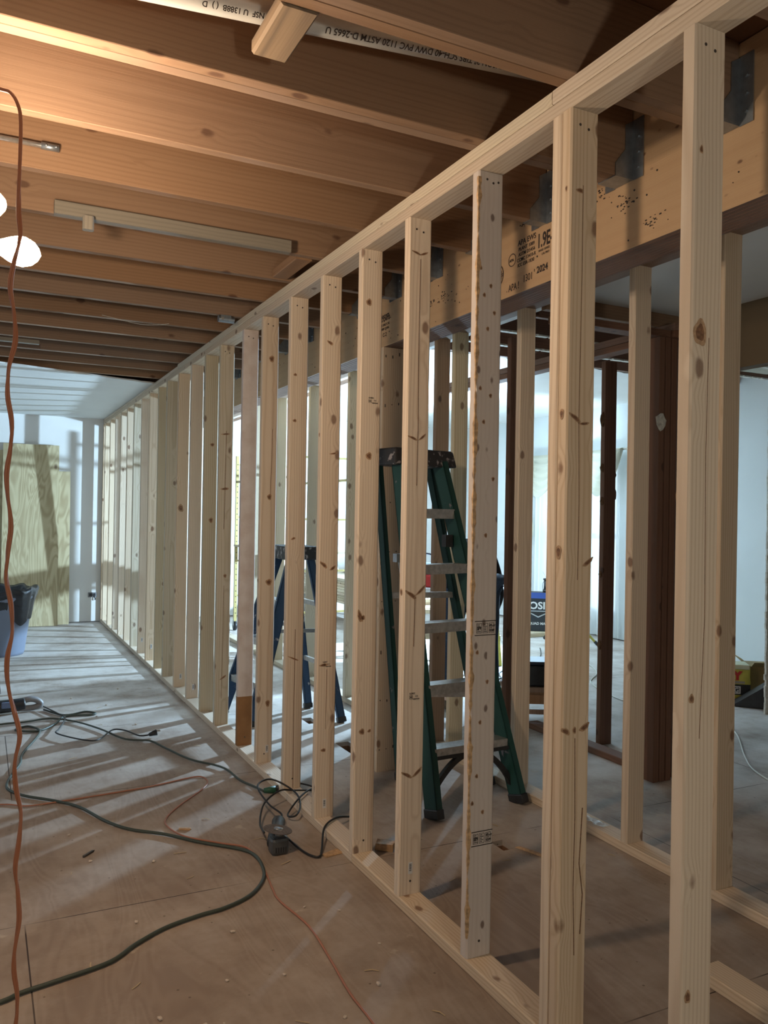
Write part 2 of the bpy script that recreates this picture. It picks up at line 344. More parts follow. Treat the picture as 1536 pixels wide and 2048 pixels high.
def addtube(bm, pts, r, seg=8, n=6, radii=None):
    S = spline(pts, n); rings = []
    up = Vector((0, 0, 1))
    prev = None
    for i, p in enumerate(S):
        d = (S[min(i+1, len(S)-1)]-S[max(i-1, 0)])
        if d.length < 1e-9: d = Vector((0, 0, 1))
        d.normalize()
        if prev is None:
            a = d.orthogonal().normalized()
        else:
            a = (prev-d*prev.dot(d)); a = a.normalized() if a.length > 1e-6 else d.orthogonal().normalized()
        prev = a; b_ = d.cross(a)
        rr = r if radii is None else radii(i/(len(S)-1))
        rings.append([bm.verts.new(p+rr*(math.cos(2*math.pi*k/seg)*a+math.sin(2*math.pi*k/seg)*b_)) for k in range(seg)])
    for A, B in zip(rings, rings[1:]):
        for k in range(seg): bm.faces.new((A[k], A[(k+1) % seg], B[(k+1) % seg], B[k]))
    bm.faces.new(list(reversed(rings[0]))); bm.faces.new(rings[-1])
def cord(name, pts, r, mat, label, cat='cord', parent=None, z=None):
    if z is not None: pts = [(p[0], p[1], z) if len(p) == 2 else p for p in pts]
    bm = bmesh.new(); addtube(bm, pts, r)
    o = obj(name, bm, mat, parent, True)
    if parent is None: tag(o, label, cat)
    return o
def text(name, body, size, loc, xdir, ydir, mat, parent=None, align='LEFT', sx=1.0, depth=.0004, bold=0.0):
    cu = bpy.data.curves.new(name, 'FONT'); cu.body = body; cu.size = size; cu.extrude = depth; cu.offset = bold; cu.align_x = align
    cu.resolution_u = 3
    t = bpy.data.objects.new(name, cu); COL.objects.link(t)
    dg = bpy.context.evaluated_depsgraph_get(); me = bpy.data.meshes.new_from_object(t.evaluated_get(dg)); bpy.data.objects.remove(t)
    me.materials.clear(); me.materials.append(mat)
    o = bpy.data.objects.new(name, me); COL.objects.link(o)
    x = Vector(xdir).normalized(); y = Vector(ydir).normalized(); z = x.cross(y)
    m = Matrix((x*sx, y, z)).transposed().to_4x4(); m.translation = Vector(loc)
    if parent:
        bpy.context.view_layer.update()
        o.parent = parent; o.matrix_parent_inverse = parent.matrix_world.inverted()
    o.matrix_world = m
    if parent: o.matrix_basis = m
    return o
def child_world(o, parent):
    """parent o while keeping its world-space vertices"""
    bpy.context.view_layer.update()
    o.parent = parent; o.matrix_parent_inverse = parent.matrix_world.inverted(); return o

ORD = ['nearest', 'second', 'third', 'fourth', 'fifth', 'sixth', 'seventh', 'eighth', 'ninth', 'tenth', 'eleventh', 'twelfth', 'thirteenth', 'fourteenth', 'fifteenth',
       'sixteenth', 'seventeenth', 'eighteenth', 'nineteenth', 'twentieth', 'twenty-first', 'twenty-second', 'twenty-third', 'twenty-fourth', 'twenty-fifth', 'twenty-sixth']

# ============================================================ the lights the place has
def point(name, loc, w, col, rad):
    l = bpy.data.lights.new(name, 'POINT'); l.energy = w; l.color = col; l.shadow_soft_size = rad
    o = bpy.data.objects.new(name, l); COL.objects.link(o); o.location = loc; return o

# ============================================================ setting: floor with cut holes
XL, XR, YB, YF = -2.6, 6.4, -2.2, 10.35
HOLES = [(1.925, 2.735, 1.985, 2.83), (1.90, 4.21, 1.985, 4.43), (1.915, 4.90, 1.985, 5.05)]
def build_floor():
    xs = sorted({XL, 9.0, XR+.2}|{h[0] for h in HOLES}|{h[2] for h in HOLES}); xs = [x for x in xs if x <= XR+.2]
    ys = sorted({YB, YF+.2}|{h[1] for h in HOLES}|{h[3] for h in HOLES})
    bm = bmesh.new(); V = {}
    def v(x, y, z):
        k = (round(x, 4), round(y, 4), z)
        if k not in V: V[k] = bm.verts.new(k)
        return V[k]
    def inh(x, y): return any(h[0] < x < h[2] and h[1] < y < h[3] for h in HOLES)
    for a, b_ in zip(xs, xs[1:]):
        for c, d in zip(ys, ys[1:]):
            if inh((a+b_)/2, (c+d)/2): continue
            bm.faces.new((v(a, c, 0), v(b_, c, 0), v(b_, d, 0), v(a, d, 0)))
    for x0, y0, x1, y1 in HOLES:
        P = [(x0, y0), (x1, y0), (x1, y1), (x0, y1)]
        for p, q in zip(P, P[1:]+P[:1]):
            bm.faces.new((v(p[0], p[1], -.022), v(q[0], q[1], -.022), v(q[0], q[1], 0), v(p[0], p[1], 0)))
    o = obj('floor', bm, FLOOR); tag(o, kind='structure')
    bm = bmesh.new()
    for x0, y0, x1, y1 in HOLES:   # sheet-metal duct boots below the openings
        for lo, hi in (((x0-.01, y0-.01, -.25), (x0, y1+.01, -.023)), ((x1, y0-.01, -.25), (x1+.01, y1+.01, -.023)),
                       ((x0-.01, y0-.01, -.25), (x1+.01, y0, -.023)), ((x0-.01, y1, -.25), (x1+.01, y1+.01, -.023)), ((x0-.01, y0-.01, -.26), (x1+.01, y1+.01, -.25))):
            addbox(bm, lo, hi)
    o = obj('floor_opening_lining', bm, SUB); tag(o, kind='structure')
build_floor()

def wallbox(name, lo, hi, mat=DRY):
    bm = bmesh.new(); addbox(bm, lo, hi); return tag(obj(name, bm, mat), kind='structure')
wallbox('wall_far', (XL, YF, 0.012), (XR+.12, YF+.12, 2.95))
wallbox('wall_left', (XL-.12, YB, 0), (XL, YF+.12, 2.95))
wallbox('wall_back', (XL, YB-.12, 0), (XR+.12, YB, 2.95))
# right wall with the window opening
WY0, WY1, WZ0, WZ1 = 6.98, 8.42, .25, 2.05
bm = bmesh.new()
addbox(bm, (XR, YB, 0.012), (XR+.12, WY0, 2.95)); addbox(bm, (XR, WY1, 0.012), (XR+.12, YF, 2.95))
addbox(bm, (XR, WY0, 0.012), (XR+.12, WY1, WZ0)); addbox(bm, (XR, WY0, WZ1), (XR+.12, WY1, 2.95))
tag(obj('wall_right', bm, DRYR), kind='structure')
win = empty('window_1', (XR+.06, (WY0+WY1)/2, (WZ0+WZ1)/2)); tag(win, kind='structure')
bm = bmesh.new(); hy = (WY1-WY0)/2; hz = (WZ1-WZ0)/2
for lo, hi in (((-.05, -hy, -hz), (.05, -hy+.05, hz)), ((-.05, hy-.05, -hz), (.05, hy, hz)), ((-.05, -hy, -hz), (.05, hy, -hz+.05)), ((-.05, -hy, hz-.05), (.05, hy, hz)), ((-.02, -hy, -.03), (.02, hy, .03)), ((-.02, -.02, -hz), (.02, .02, hz))):
    addbox(bm, lo, hi)
obj('window_frame', bm, WHITE, win)
bm = bmesh.new(); addbox(bm, (-.003, -hy+.05, -hz+.05), (.003, hy-.05, hz-.05)); obj('pane', bm, GLASS, win)

# roof deck above the joists, ceilings
wallbox('ceiling_deck', (XL, YB, 2.92), (XR+.12, YF+.12, 2.96), SUB)
wallbox('ceiling_subfloor', (XL, YB, 2.703), (2.05, 7.6, 2.72), SUB)
bm = bmesh.new()     # plastered ceiling at the far end of the left room, its cut edge a little skewed and ragged
pts = []
for i in range(60):
    t = i/59; x = XL+(1.90-XL)*t; pts.append((x, 6.80+(x-.11)*.315+random.uniform(-.012, .012)))
lo_ = [bm.verts.new((x, y, 2.455)) for x, y in pts]; hi_ = [bm.verts.new((x, y, 2.4668)) for x, y in pts]
lf = [bm.verts.new((x, YF, 2.455)) for x, y in pts]
for i in range(59):
    bm.faces.new((lo_[i], lf[i], lf[i+1], lo_[i+1])); bm.faces.new((lo_[i], lo_[i+1], hi_[i+1], hi_[i]))
tag(obj('ceiling_plaster', bm, DRYC), kind='structure')
wallbox('ceiling_side_room', (2.46, YB, 2.452), (3.42, 3.22, 2.464), DRYC)
wallbox('ceiling_strip', (2.46, 3.22, 2.452), (2.64, YF, 2.464), DRYC)
bm = bmesh.new()
pts = [(2.75+(6.4-2.75)*i/79, 5.46+random.uniform(-.03, .03)) for i in range(80)]
lo_ = [bm.verts.new((x, y, 2.64)) for x, y in pts]; hi_ = [bm.verts.new((x, y, 2.653)) for x, y in pts]; lf = [bm.verts.new((x, YF, 2.64)) for x, y in pts]
for i in range(79):
    bm.faces.new((lo_[i], lf[i], lf[i+1], lo_[i+1])); bm.faces.new((lo_[i], lo_[i+1], hi_[i+1], hi_[i]))
tag(obj('ceiling_right_room', bm, DRYC), kind='structure')
wallbox('wall_ceiling_step', (2.64, 5.46, 2.464), (2.76, YF, 2.92), SUB)
wallbox('trim_soffit', (3.42, YB, 2.13), (3.50, 3.10, 2.464), SOFF)

# ============================================================ ceiling joists
JY = [(.80, 1), (1.205, 1), (1.607, 2), (2.022, 2)] + [(2.475+.4064*i, 1) for i in range(12)]
jn = 0
hang_y = []
for y, k in JY:
    hang_y.append((y, k))
    for q in range(k):
        jn += 1
        which = f'ceiling joist counted {ORD[jn-1]} from the camera end' if jn > 1 else 'ceiling joist closest to the camera end'
        look = 'old brown softwood ' + ('one of a doubled pair, ' if k == 2 else 'single ') + which
        look = look.replace('softwood one', 'softwood joist, one').replace(', ceiling joist', ', ceiling joist')
        lab = f"brown aged {'doubled' if k == 2 else 'single'} {which}"
        board('ceiling_joist', (XL, y+.0385*q, 2.467), (1.884, y+.0385*q+.038, 2.702), 'X', OLDJ, lab, 'joist', 'brown ceiling joists over the left room', bev=.002)

# joist hangers on the beam face
def hanger_bm(w):
    bm = bmesh.new(); t = .003
    addbox(bm, (-.075, -w/2-t, -t), (0, w/2+t, 0))              # seat
    for s in (-1, 1):
        y0, y1 = (s*(w/2+.0005), s*(w/2+t+.0005))
        P = [(-.075, 0), (-.075, .04), (-.035, .09), (-.035, .17), (0, .19), (0, 0)]
        a = [bm.verts.new((x, y0, z)) for x, z in P]; b_ = [bm.verts.new((x, y1, z)) for x, z in P]
        bm.faces.new(a); bm.faces.new(list(reversed(b_)))
        for i in range(6): bm.faces.new((a[i], b_[i], b_[(i+1) % 6], a[(i+1) % 6]))
        addbox(bm, (-t, min(y1, y1+s*.045), -.005), (0, max(y1, y1+s*.045), .19))
        for zz in (.03, .08, .13): addcyl(bm, (-.008, y1+s*.022, zz), (-.002, y1+s*.022, zz), .006, seg=8)
    return bm
for i, (y, k) in enumerate(hang_y):
    w = .038*k+.0005*(k-1)
    o = obj('joist_hanger', hanger_bm(w+.002), STEEL, loc=(1.888, y+w/2, 2.466))
    tag(o, f"grey steel {'wide double' if k == 2 else 'narrow'} joist hanger on the laminated beam, {ORD[i] if i else 'closest'}{' along' if i else ''} from the camera end", 'joist hanger', 'steel joist hangers on the beam')

# ============================================================ laminated beam
beam = board('laminated_beam', (1.89, -1.6, 2.243), (2.05, YF-.01, 2.70), 'Y', LVL, 'deep orange laminated veneer beam stamped with black grade marks, carrying the joist ends', 'beam', bev=.002)
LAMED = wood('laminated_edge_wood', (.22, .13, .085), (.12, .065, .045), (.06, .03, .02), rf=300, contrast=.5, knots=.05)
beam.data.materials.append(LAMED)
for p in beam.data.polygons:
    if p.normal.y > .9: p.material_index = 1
bpy.context.view_layer.update()
bm = bmesh.new()
for xx in (1.912, 1.934, 1.957, 1.978, 1.996, 2.014, 2.033): addbox(bm, (xx-.0008, -1.55, 2.2422), (xx+.0008, YF-.05, 2.2431))
child_world(obj('lamination_seam', bm, OLDP), beam)
bm = bmesh.new()
for i in range(90):
    y = random.uniform(1.6, 6.5); z = random.uniform(2.26, 2.46); s = random.uniform(.0015, .004)
    addcyl(bm, (1.8885, y, z), (1.8902, y, z), s, seg=6)
for yc, zc, n_, sp in ((2.06, 2.40, 26, .028), (1.93, 2.30, 20, .018), (3.23, 2.36, 30, .03), (3.35, 2.355, 26, .022), (2.18, 2.47, 30, .03), (2.62, 2.50, 12, .02)):
    for j in range(n_):
        y = random.gauss(yc, sp); z = random.gauss(zc, sp*.45); s = random.uniform(.001, .0045)
        addbox(bm, (1.8885, y-s, z-s*.5), (1.8902, y+s, z+s*.5))
child_world(obj('dark_speck', bm, INK), beam)
BX = 1.8892
def bt(body, size, y, z, sx=1.0, b=0.0, al='LEFT'): return text('printed_stamp', body, size, (BX, y, z), (0, -1, 0), (0, 0, 1), INK, beam, al, sx, bold=b)
bt('APA EWS', .030, 2.655, 2.430, .95, .0004); bt('PLANT 1089', .0195, 2.650, 2.408, 1.0, .0002); bt('ASTM D5456', .0195, 2.650, 2.387, 1.0, .0002)
bt('CCMC 13410-R', .0195, 2.660, 2.366, .95, .0002); bt('ICC ESR-1830', .0195, 2.655, 2.345, .95, .0002)
bt('APA !', .040, 2.715, 2.262, .75, .0002); bt('1301', .040, 2.618, 2.277, .8, .0002); bt("'", .04, 2.548, 2.282, 1, .0002); bt('2024', .036, 2.530, 2.290, .95, .0010)
bt('1.9E-', .075, 2.530, 2.385, .62, .0016); bt('RIGID SERIES', .012, 2.520, 2.368); bt('LVL PRO', .012, 2.50, 2.352)
bt('1.9E-2950Fb', .048, 3.96, 2.378, .75, .0012); bt('DRY USE ONLY LVL', .018, 3.94, 2.352, 1, .0003); bt('PLANT 1089 D5456', .018, 3.94, 2.331, 1, .0003); bt('C-2', .030, 3.86, 2.295, 1, .0004)
# round APA mark and the larger round stamp
bm = bmesh.new()
def ring(bm, yc, zc, r0, r1, sy=1.0, n=32):
    a = [(BX-.0004, yc+r0*sy*math.cos(2*math.pi*i/n), zc+r0*math.sin(2*math.pi*i/n)) for i in range(n)]
    b_ = [(BX-.0004, yc+r1*sy*math.cos(2*math.pi*i/n), zc+r1*math.sin(2*math.pi*i/n)) for i in range(n)]
    A = [bm.verts.new(p) for p in a]; B = [bm.verts.new(p) for p in b_]
    for i in range(n): bm.faces.new((A[i], A[(i+1) % n], B[(i+1) % n], B[i]))
ring(bm, 2.692, 2.385, .0225, .026); ring(bm, 2.80, 2.345, .045, .050); ring(bm, 2.80, 2.345, .036, .039)
for yy in (2.815, 2.800, 2.785): addbox(bm, (BX-.0006, yy-.0035, 2.352), (BX, yy+.0035, 2.382)); addbox(bm, (BX-.0006, yy-.0035, 2.308), (BX, yy+.0035, 2.334))
addbox(bm, (BX-.0006, 2.756, 2.338), (BX, 2.844, 2.341)); addbox(bm, (BX-.0006, 2.756, 2.346), (BX, 2.844, 2.349))
child_world(obj('round_stamp', bm, INK), beam)
bt('APA', .016, 2.711, 2.379, 1, .0005)

# post under the beam with rows of nail heads
post = board('beam_post', (1.885, 3.84, .001), (2.05, 3.955, 2.241), 'Z', PINE, 'thick pine post with nail dots, holding up the laminated beam behind the green ladder', 'post', bev=.003)
for r_ in range(9):
    for q in range(4):
        bm = bmesh.new(); addcyl(bm, (1.90+q*.04, 3.8385, .12+r_*.26+random.uniform(-.02, .02)), (1.90+q*.04, 3.8402, .12+r_*.26), .003, seg=6); child_world(obj('nail_head', bm, NAIL), post)

# ============================================================ the new long stud wall
W0, W1 = 1.313, 1.401
G = 'pine studs of the long new wall'
# (near face y, mat, extra look)
SY = [1.227, 1.624, 2.049, 2.485, 2.870, 3.272, 3.677, 4.114, 4.464, 4.956, 5.323, 5.736, 6.145, 6.560, 6.919]
y = 7.32
while y < 10.2: SY.append(y); y += .4064
SY.append(10.305)
looks = {0: 'with a big round knot near the top', 1: 'doubled with another stud behind it', 2: 'whitish, with black grade stamp bands and a bark edge', 3: 'with a brown Y-shaped knot mark at mid height',
         4: 'beside the plate joint, with an eye-shaped knot', 5: 'with a faint ladder behind its left side', 6: 'with a long crack line at its foot', 7: 'with a dark round knot at mid height',
         8: 'pinkish white painted, bare brown at its foot', 9: 'with a long brown crossed crack'}
studs = []
for i, y in enumerate(SY):
    m = PINE
    if i in (2,): m = PINEW
    if i in (9, 10, 13, 14, 17): m = PINEG
    lab = f"pale pine wall stud, {ORD[i]}{' one' if i == 0 else ''} from the camera along the long new wall" + (f", {looks[i]}" if i in looks else '')
    lab = ' '.join(lab.split()[:16])
    o = board('wall_stud', (W0+random.uniform(-.002, .002) if i > 1 else W0, y, .0385), (W1, y+.038, 2.3905), 'Z', m, lab, 'stud', G, bev=.0045, bow=.0035 if i not in (0, 1) else .001)
    studs.append(o)
tw = board('wall_stud', (W0, 1.6635, .0385), (W1, 1.7015, 2.3905), 'Z', PINE, 'pine stud fixed tight behind the second stud from the camera, forming a pair', 'stud', G, bev=.0045)
# white painted stud: its own material, bare wood at the foot
m, nt, b = newmat('pink_white_paint')
tc = nt.nodes.new('ShaderNodeTexCoord'); s = nt.nodes.new('ShaderNodeSeparateXYZ'); nt.links.new(tc.outputs['Object'], s.inputs[0])
g = nt.nodes.new('ShaderNodeMath'); g.operation = 'LESS_THAN'; g.inputs[1].default_value = -.90; nt.links.new(s.outputs[2], g.inputs[0])
nn = nt.nodes.new('ShaderNodeTexNoise'); nn.inputs['Scale'].default_value = 12; nn.inputs['Detail'].default_value = 6; nt.links.new(tc.outputs['Object'], nn.inputs['Vector'])
r1 = nt.nodes.new('ShaderNodeValToRGB'); r1.color_ramp.elements[0].position = .35; r1.color_ramp.elements[0].color = (.54, .44, .39, 1); r1.color_ramp.elements[1].position = .6; r1.color_ramp.elements[1].color = (.62, .54, .50, 1)
r2 = nt.nodes.new('ShaderNodeValToRGB'); r2.color_ramp.elements[0].color = (.18, .08, .025, 1); r2.color_ramp.elements[1].color = (.36, .18, .07, 1)
nt.links.new(nn.outputs[0], r1.inputs[0]); nt.links.new(nn.outputs[0], r2.inputs[0])
mx = nt.nodes.new('ShaderNodeMix'); mx.data_type = 'RGBA'; nt.links.new(g.outputs[0], mx.inputs[0]); nt.links.new(r1.outputs[0], mx.inputs[6]); nt.links.new(r2.outputs[0], mx.inputs[7])
nt.links.new(mx.outputs[2], b.inputs['Base Color']); b.inputs['Roughness'].default_value = .8
studs[8].data.materials.clear(); studs[8].data.materials.append(m)

# nail heads top and bottom of the nearest studs
bpy.context.view_layer.update()
for i in range(0, 10):
    y = SY[i]; s = studs[i]
    for x, z in ((W0+.028, 2.352), (W0+.055, 2.345)) if i != 2 else ((W0+.03, 2.368), (W0+.052, 2.36), (W0+.07, 2.365)):
        bm = bmesh.new(); addcyl(bm, (x, y-.0008, z), (x, y+.001, z), .0036, seg=10); child_world(obj('nail_head', bm, NAIL), s)
    if i in (2, 3, 4, 6, 7, 8): bm = bmesh.new(); addcyl(bm, (W0+.045, y-.0008, .085), (W0+.045, y+.001, .085), .004, seg=10); child_world(obj('nail_head', bm, NAIL), s)
# knots drawn as real inset discs on the nearest studs (raised edge ring, dark heart)
KN = plain('knot_heart', (.17, .085, .045), .7, noise=.45, nscale=120)
KR = plain('knot_halo', (.36, .23, .135), .75, noise=.3, nscale=120)
def knot(st, x, z, y, w, h, rot=0.0, side=False):
    for nm, k, mt, e in (('knot', 1.0, KR, .0004), ('knot', .62, KN, .0008)):
        bm = bmesh.new(); n = 20; vs = []
        for j in range(n):
            a = 2*math.pi*j/n; rr = 1+.10*math.sin(3*a+x*50)+.05*math.sin(5*a)
            u = w*k*rr*math.cos(a); v_ = h*k*rr*math.sin(a); u, v_ = u*math.cos(rot)-v_*math.sin(rot), u*math.sin(rot)+v_*math.cos(rot)
            vs.append(bm.verts.new((x+u, y-e, z+v_)) if not side else bm.verts.new((W0-e, y+u, z+v_)))
        bm.faces.new(vs); child_world(obj(nm, bm, mt), st)
for st, x, z, w, h, rt in ((0, W0+.024, 1.748, .019, .028, 0), (0, W0+.016, .985, .008, .010, 0), (0, W0+.018, .366, .009, .014, 0), (0, W0+.02, 2.13, .005, .009, 0),
                        (1, W0+.03, 2.185, .012, .006, 0), (1, W0+.026, 1.61, .022, .006, -.55), (1, W0+.055, 1.597, .018, .004, .1), (1, W0+.075, 1.245, .020, .006, .6), (1, W0+.012, .82, .016, .007, -.5), (1, W0+.072, .825, .018, .008, .5), (1, W0+.04, .82, .006, .009, 0),
                        (3, W0+.028, 2.27, .018, .004, -.3), (3, W0+.058, 2.27, .018, .004, .4), (3, W0+.026, 1.625, .020, .0045, -.35), (3, W0+.064, 1.63, .018, .004, .7), (3, W0+.03, 1.08, .026, .007, -.6), (3, W0+.068, 1.095, .026, .005, .75), (3, W0+.025, .455, .024, .006, -.5), (3, W0+.066, .46, .024, .006, .7),
                        (4, W0+.03, 2.185, .012, .014, 0), (4, W0+.04, 1.585, .013, .015, 0), (4, W0+.014, .96, .010, .025, .3), (4, W0+.028, .955, .007, .009, 0), (4, W0+.03, .51, .012, .012, 0), (4, W0+.062, .51, .008, .006, .5),
                        (5, W0+.035, 2.10, .016, .007, -.5), (5, W0+.06, 1.62, .02, .004, .2), (5, W0+.022, 1.135, .022, .008, -.7), (5, W0+.065, 1.12, .016, .006, .6), (5, W0+.03, .70, .02, .006, .1), (5, W0+.035, .33, .012, .008, 0),
                        (6, W0+.024, 2.02, .009, .007, 0), (6, W0+.025, 1.80, .010, .008, 0), (6, W0+.028, 1.235, .012, .006, .4), (6, W0+.04, .66, .03, .004, -.4),
                        (7, W0+.05, 2.17, .014, .018, 0), (7, W0+.05, 1.44, .012, .016, 0), (7, W0+.055, .99, .017, .017, 0), (7, W0+.06, .35, .012, .018, 0),
                        (9, W0+.04, 1.50, .026, .008, .1), (9, W0+.05, .96, .010, .012, 0), (9, W0+.05, .33, .024, .006, .6), (9, W0+.04, 1.84, .028, .006, .1),
                        (10, W0+.05, 1.80, .014, .012, 0), (10, W0+.05, 1.30, .014, .018, 0), (12, W0+.03, 1.38, .02, .03, .2)):
    knot(studs[st], x, z, SY[st], w, h, rt)
for st, dy, z, w, h, rt in ((0, .022, 1.40, .013, .030, 0), (0, .018, 1.13, .004, .010, 0), (1, .020, 1.62, .008, .014, 0), (1, .016, 2.19, .004, .008, 0), (1, .024, 1.27, .010, .018, 0), (3, .018, 1.09, .007, .012, 0), (4, .020, .97, .009, .022, 0), (4, .018, 2.15, .006, .010, 0), (5, .02, 1.7, .006, .010, 0), (7, .02, 1.0, .007, .010, 0)):
    knot(studs[st], 0, z, SY[st]+dy, w, h, rt, True)
for j in range(16):   # small pin knots of the whitish stud
    z = [2.10, 2.05, 2.02, 1.97, 1.92, 1.74, 1.72, 1.64, 1.47, 1.30, .95, .86, .74, .50, .47, .58][j]; x = W0+.012+(j*37 % 60)/1000
    knot(studs[2], x, z, SY[2], .0055, .007)
# long cracks
def crack(st, pts, w=.0012):
    bm = bmesh.new()
    for (x0, z0), (x1, z1) in zip(pts, pts[1:]):
        addbar(bm, (x0, SY[st]-.0002, z0), (x1, SY[st]-.0002, z1), w, .0010, up=(0, 1, 0))
    child_world(obj('grain_crack', bm, KN), studs[st])
crack(1, [(W0+.040, 2.20), (W0+.041, 1.98), (W0+.038, 1.6), (W0+.043, 1.40), (W0+.042, 1.2)], .0014); crack(1, [(W0+.042, .80), (W0+.046, .60), (W0+.044, .42), (W0+.05, .25)], .0022); crack(1, [(W0+.070, .62), (W0+.062, .48), (W0+.074, .40), (W0+.068, .30)], .003)
crack(3, [(W0+.045, 2.25), (W0+.043, 1.9), (W0+.046, 1.65), (W0+.044, 1.46)], .002); crack(3, [(W0+.045, 1.08), (W0+.043, .9)], .002)
crack(6, [(W0+.046, .80), (W0+.045, .4), (W0+.047, .04)], .0028); crack(7, [(W0+.062, 1.80), (W0+.055, 1.45)], .002)
crack(9, [(W0+.043, 1.86), (W0+.042, 1.5), (W0+.038, 1.25)], .003); crack(9, [(W0+.045, .9), (W0+.04, .2)], .002)
crack(5, [(W0+.045, .68), (W0+.043, .42)], .0015); crack(0, [(W0+.050, 1.74), (W0+.046, 1.5), (W0+.050, 1.15), (W0+.040, .9)], .0012)
# stickers
def sticker(st, x, z, w=.016, h=.040):
    bm = bmesh.new(); addbox(bm, (x-w/2, SY[st]-.0010, z-h/2), (x+w/2, SY[st]-.0001, z+h/2)); child_world(obj('barcode_sticker', bm, BARC), studs[st])
for st, x, z in ((3, W0+.045, .13), (5, W0+.044, .098), (7, W0+.06, .11), (11, W0+.05, .115), (12, W0+.05, .115), (15, W0+.05, .16), (16, W0+.04, .16)): sticker(st, x, z)
# printed marks: two bands on the whitish stud
def stx(st, body, size, x, z, b=0.0002, sx=1.0): return text('printed_stamp', body, size, (x, SY[st]-.0006, z), (1, 0, 0), (0, 0, 1), INK, studs[st], 'LEFT', sx, .0003, b)
for zc in (1.022, .392):
    bm = bmesh.new(); yy = SY[2]
    for z in (zc+.021, zc-.021): addbox(bm, (W0+.012, yy-.0008, z-.0012), (W0+.087, yy-.0001, z+.0012))
    for x0 in (.018, .040, .062):
        for lo, hi in (((x0, -.015), (x0+.018, -.0138)), ((x0, .0138), (x0+.018, .015)), ((x0, -.015), (x0+.0012, .015)), ((x0+.0168, -.015), (x0+.018, .015))):
            addbox(bm, (W0+lo[0], yy-.0008, zc+lo[1]), (W0+hi[0], yy-.0001, zc+hi[1]))
        for j in range(5): addbox(bm, (W0+x0+.003, yy-.0008, zc-.011+j*.005), (W0+x0+.003+random.uniform(.006, .013), yy-.0001, zc-.009+j*.005))
    child_world(obj('printed_stamp', bm, INK), studs[2])
    stx(2, 'SPF', .011, W0+.02, zc-.004, .0004); stx(2, 'KD-HT', .007, W0+.064, zc+.004, .0003); stx(2, 'STUD', .007, W0+.064, zc-.009, .0003)
for st, x, z in ((3, W0+.030, .724), (4, W0+.035, 1.80), (5, W0+.025, .70)):
    stx(st, 'S-DRY', .008, x, z+.010); stx(st, '111', .008, x+.022, z); stx(st, 'WINTON', .006, x+.014, z-.009)
    bm = bmesh.new()
    for lo, hi in (((0, -.006), (.012, -.005)), ((0, .005), (.012, .006)), ((0, -.006), (.001, .006)), ((.011, -.006), (.012, .006)), ((.003, -.002), (.009, .002))):
        addbox(bm, (x+lo[0], SY[st]-.0008, z+lo[1]), (x+hi[0], SY[st]-.0001, z+hi[1]))
    child_world(obj('printed_stamp', bm, INK), studs[st])
# ragged bark edge of the whitish stud
bm = bmesh.new(); V = []
for k in range(161):
    z = .10+k*.0142; q = math.sin(k*.37)+math.sin(k*1.3)*.6+random.uniform(-.8, .8)
    V.append([bm.verts.new(p) for p in ((W0-.0004-.0008*max(0, q), SY[2]+.006+.002*q, z), (W0-.0012-.0007*q, SY[2]-.0008, z), (W0+.0065+.0032*q, SY[2]-.0010, z), (W0+.0080+.0032*q, SY[2]+.001, z))])
for a, b_ in zip(V, V[1:]):
    for q in range(3): bm.faces.new((a[q], a[q+1], b_[q+1], b_[q]))
BARK = plain('bark_edge_wood', (.50, .33, .18), .9, noise=.45, nscale=60)
child_world(obj('bark_edge', bm, BARK), studs[2])

# plates
board('base_plate', (W0, .25, .0005), (W1, 2.878, .038), 'Y', PINE, 'near pine base plate of the long new wall, ending beside the fifth stud', 'base plate', bev=.003)
board('base_plate', (W0, 2.881, .0005), (W1, 10.345, .038), 'Y', PINE, 'far pine base plate of the long new wall, running to the back corner', 'base plate', bev=.003)
board('top_plate', (W0, .20, 2.391), (W1, 4.35, 2.4285), 'Y', PINE, 'near lower pine top plate directly on the heads of the new studs', 'top plate', bev=.003)
board('top_plate', (W0, 4.353, 2.391), (W1, 10.345, 2.4285), 'Y', PINE, 'far lower pine top plate directly on the heads of the new studs', 'top plate', bev=.003)
board('top_plate', (W0-.002, .20, 2.4290), (W1-.002, 1.70, 2.4665), 'Y', PINE, 'nearest upper pine top plate, under the joists at the upper right', 'top plate', bev=.003)
board('top_plate', (W0-.001, 1.703, 2.4290), (W1-.001, 6.2, 2.4665), 'Y', PINEG, 'middle upper pine top plate between the joists and the lower plate', 'top plate', bev=.003)
board('top_plate', (W0, 6.203, 2.4290), (W1, 10.345, 2.4545), 'Y', PINE, 'farthest upper pine top plate, against the plastered ceiling', 'top plate', bev=.003)

# ============================================================ second stud wall right of the beam
G2 = 'studs of the wall right of the beam'
S2 = [2.062, 2.506, 2.89, 3.285, 3.69, 3.905, 4.105, 4.50, 4.91, 5.36, 6.14, 6.95, 7.59, 8.75, 10.2]
for i, y in enumerate(S2):
    m = ORPOST if i == 6 else (PINE if i < 4 else PINEG)
    lk = 'reddish orange aged' if i == 6 else ('yellow-brown pine' if i < 4 else 'greenish pine')
    board('wall_stud', (2.365, y, .0385), (2.455, y+.038, 2.3905), 'Z', m, f"{lk} stud, {ORD[i]} from the camera in the second wall right of the beam", 'stud', G2, bev=.004, bow=.004)
board('base_plate', (2.365, .25, .0005), (2.455, 5.2, .038), 'Y', PINE, 'near pine base plate of the second wall, with a plastic scrap on it', 'base plate', bev=.003)
board('base_plate', (2.365, 5.203, .0005), (2.455, 10.345, .038), 'Y', PINEG, 'far pine base plate of the second wall behind the blue ladder', 'base plate', bev=.003)
board('top_plate', (2.365, .2, 2.391), (2.455, 10.345, 2.429), 'Y', OLDJ, 'lower top plate of the second wall beside the beam', 'top plate', bev=.003)
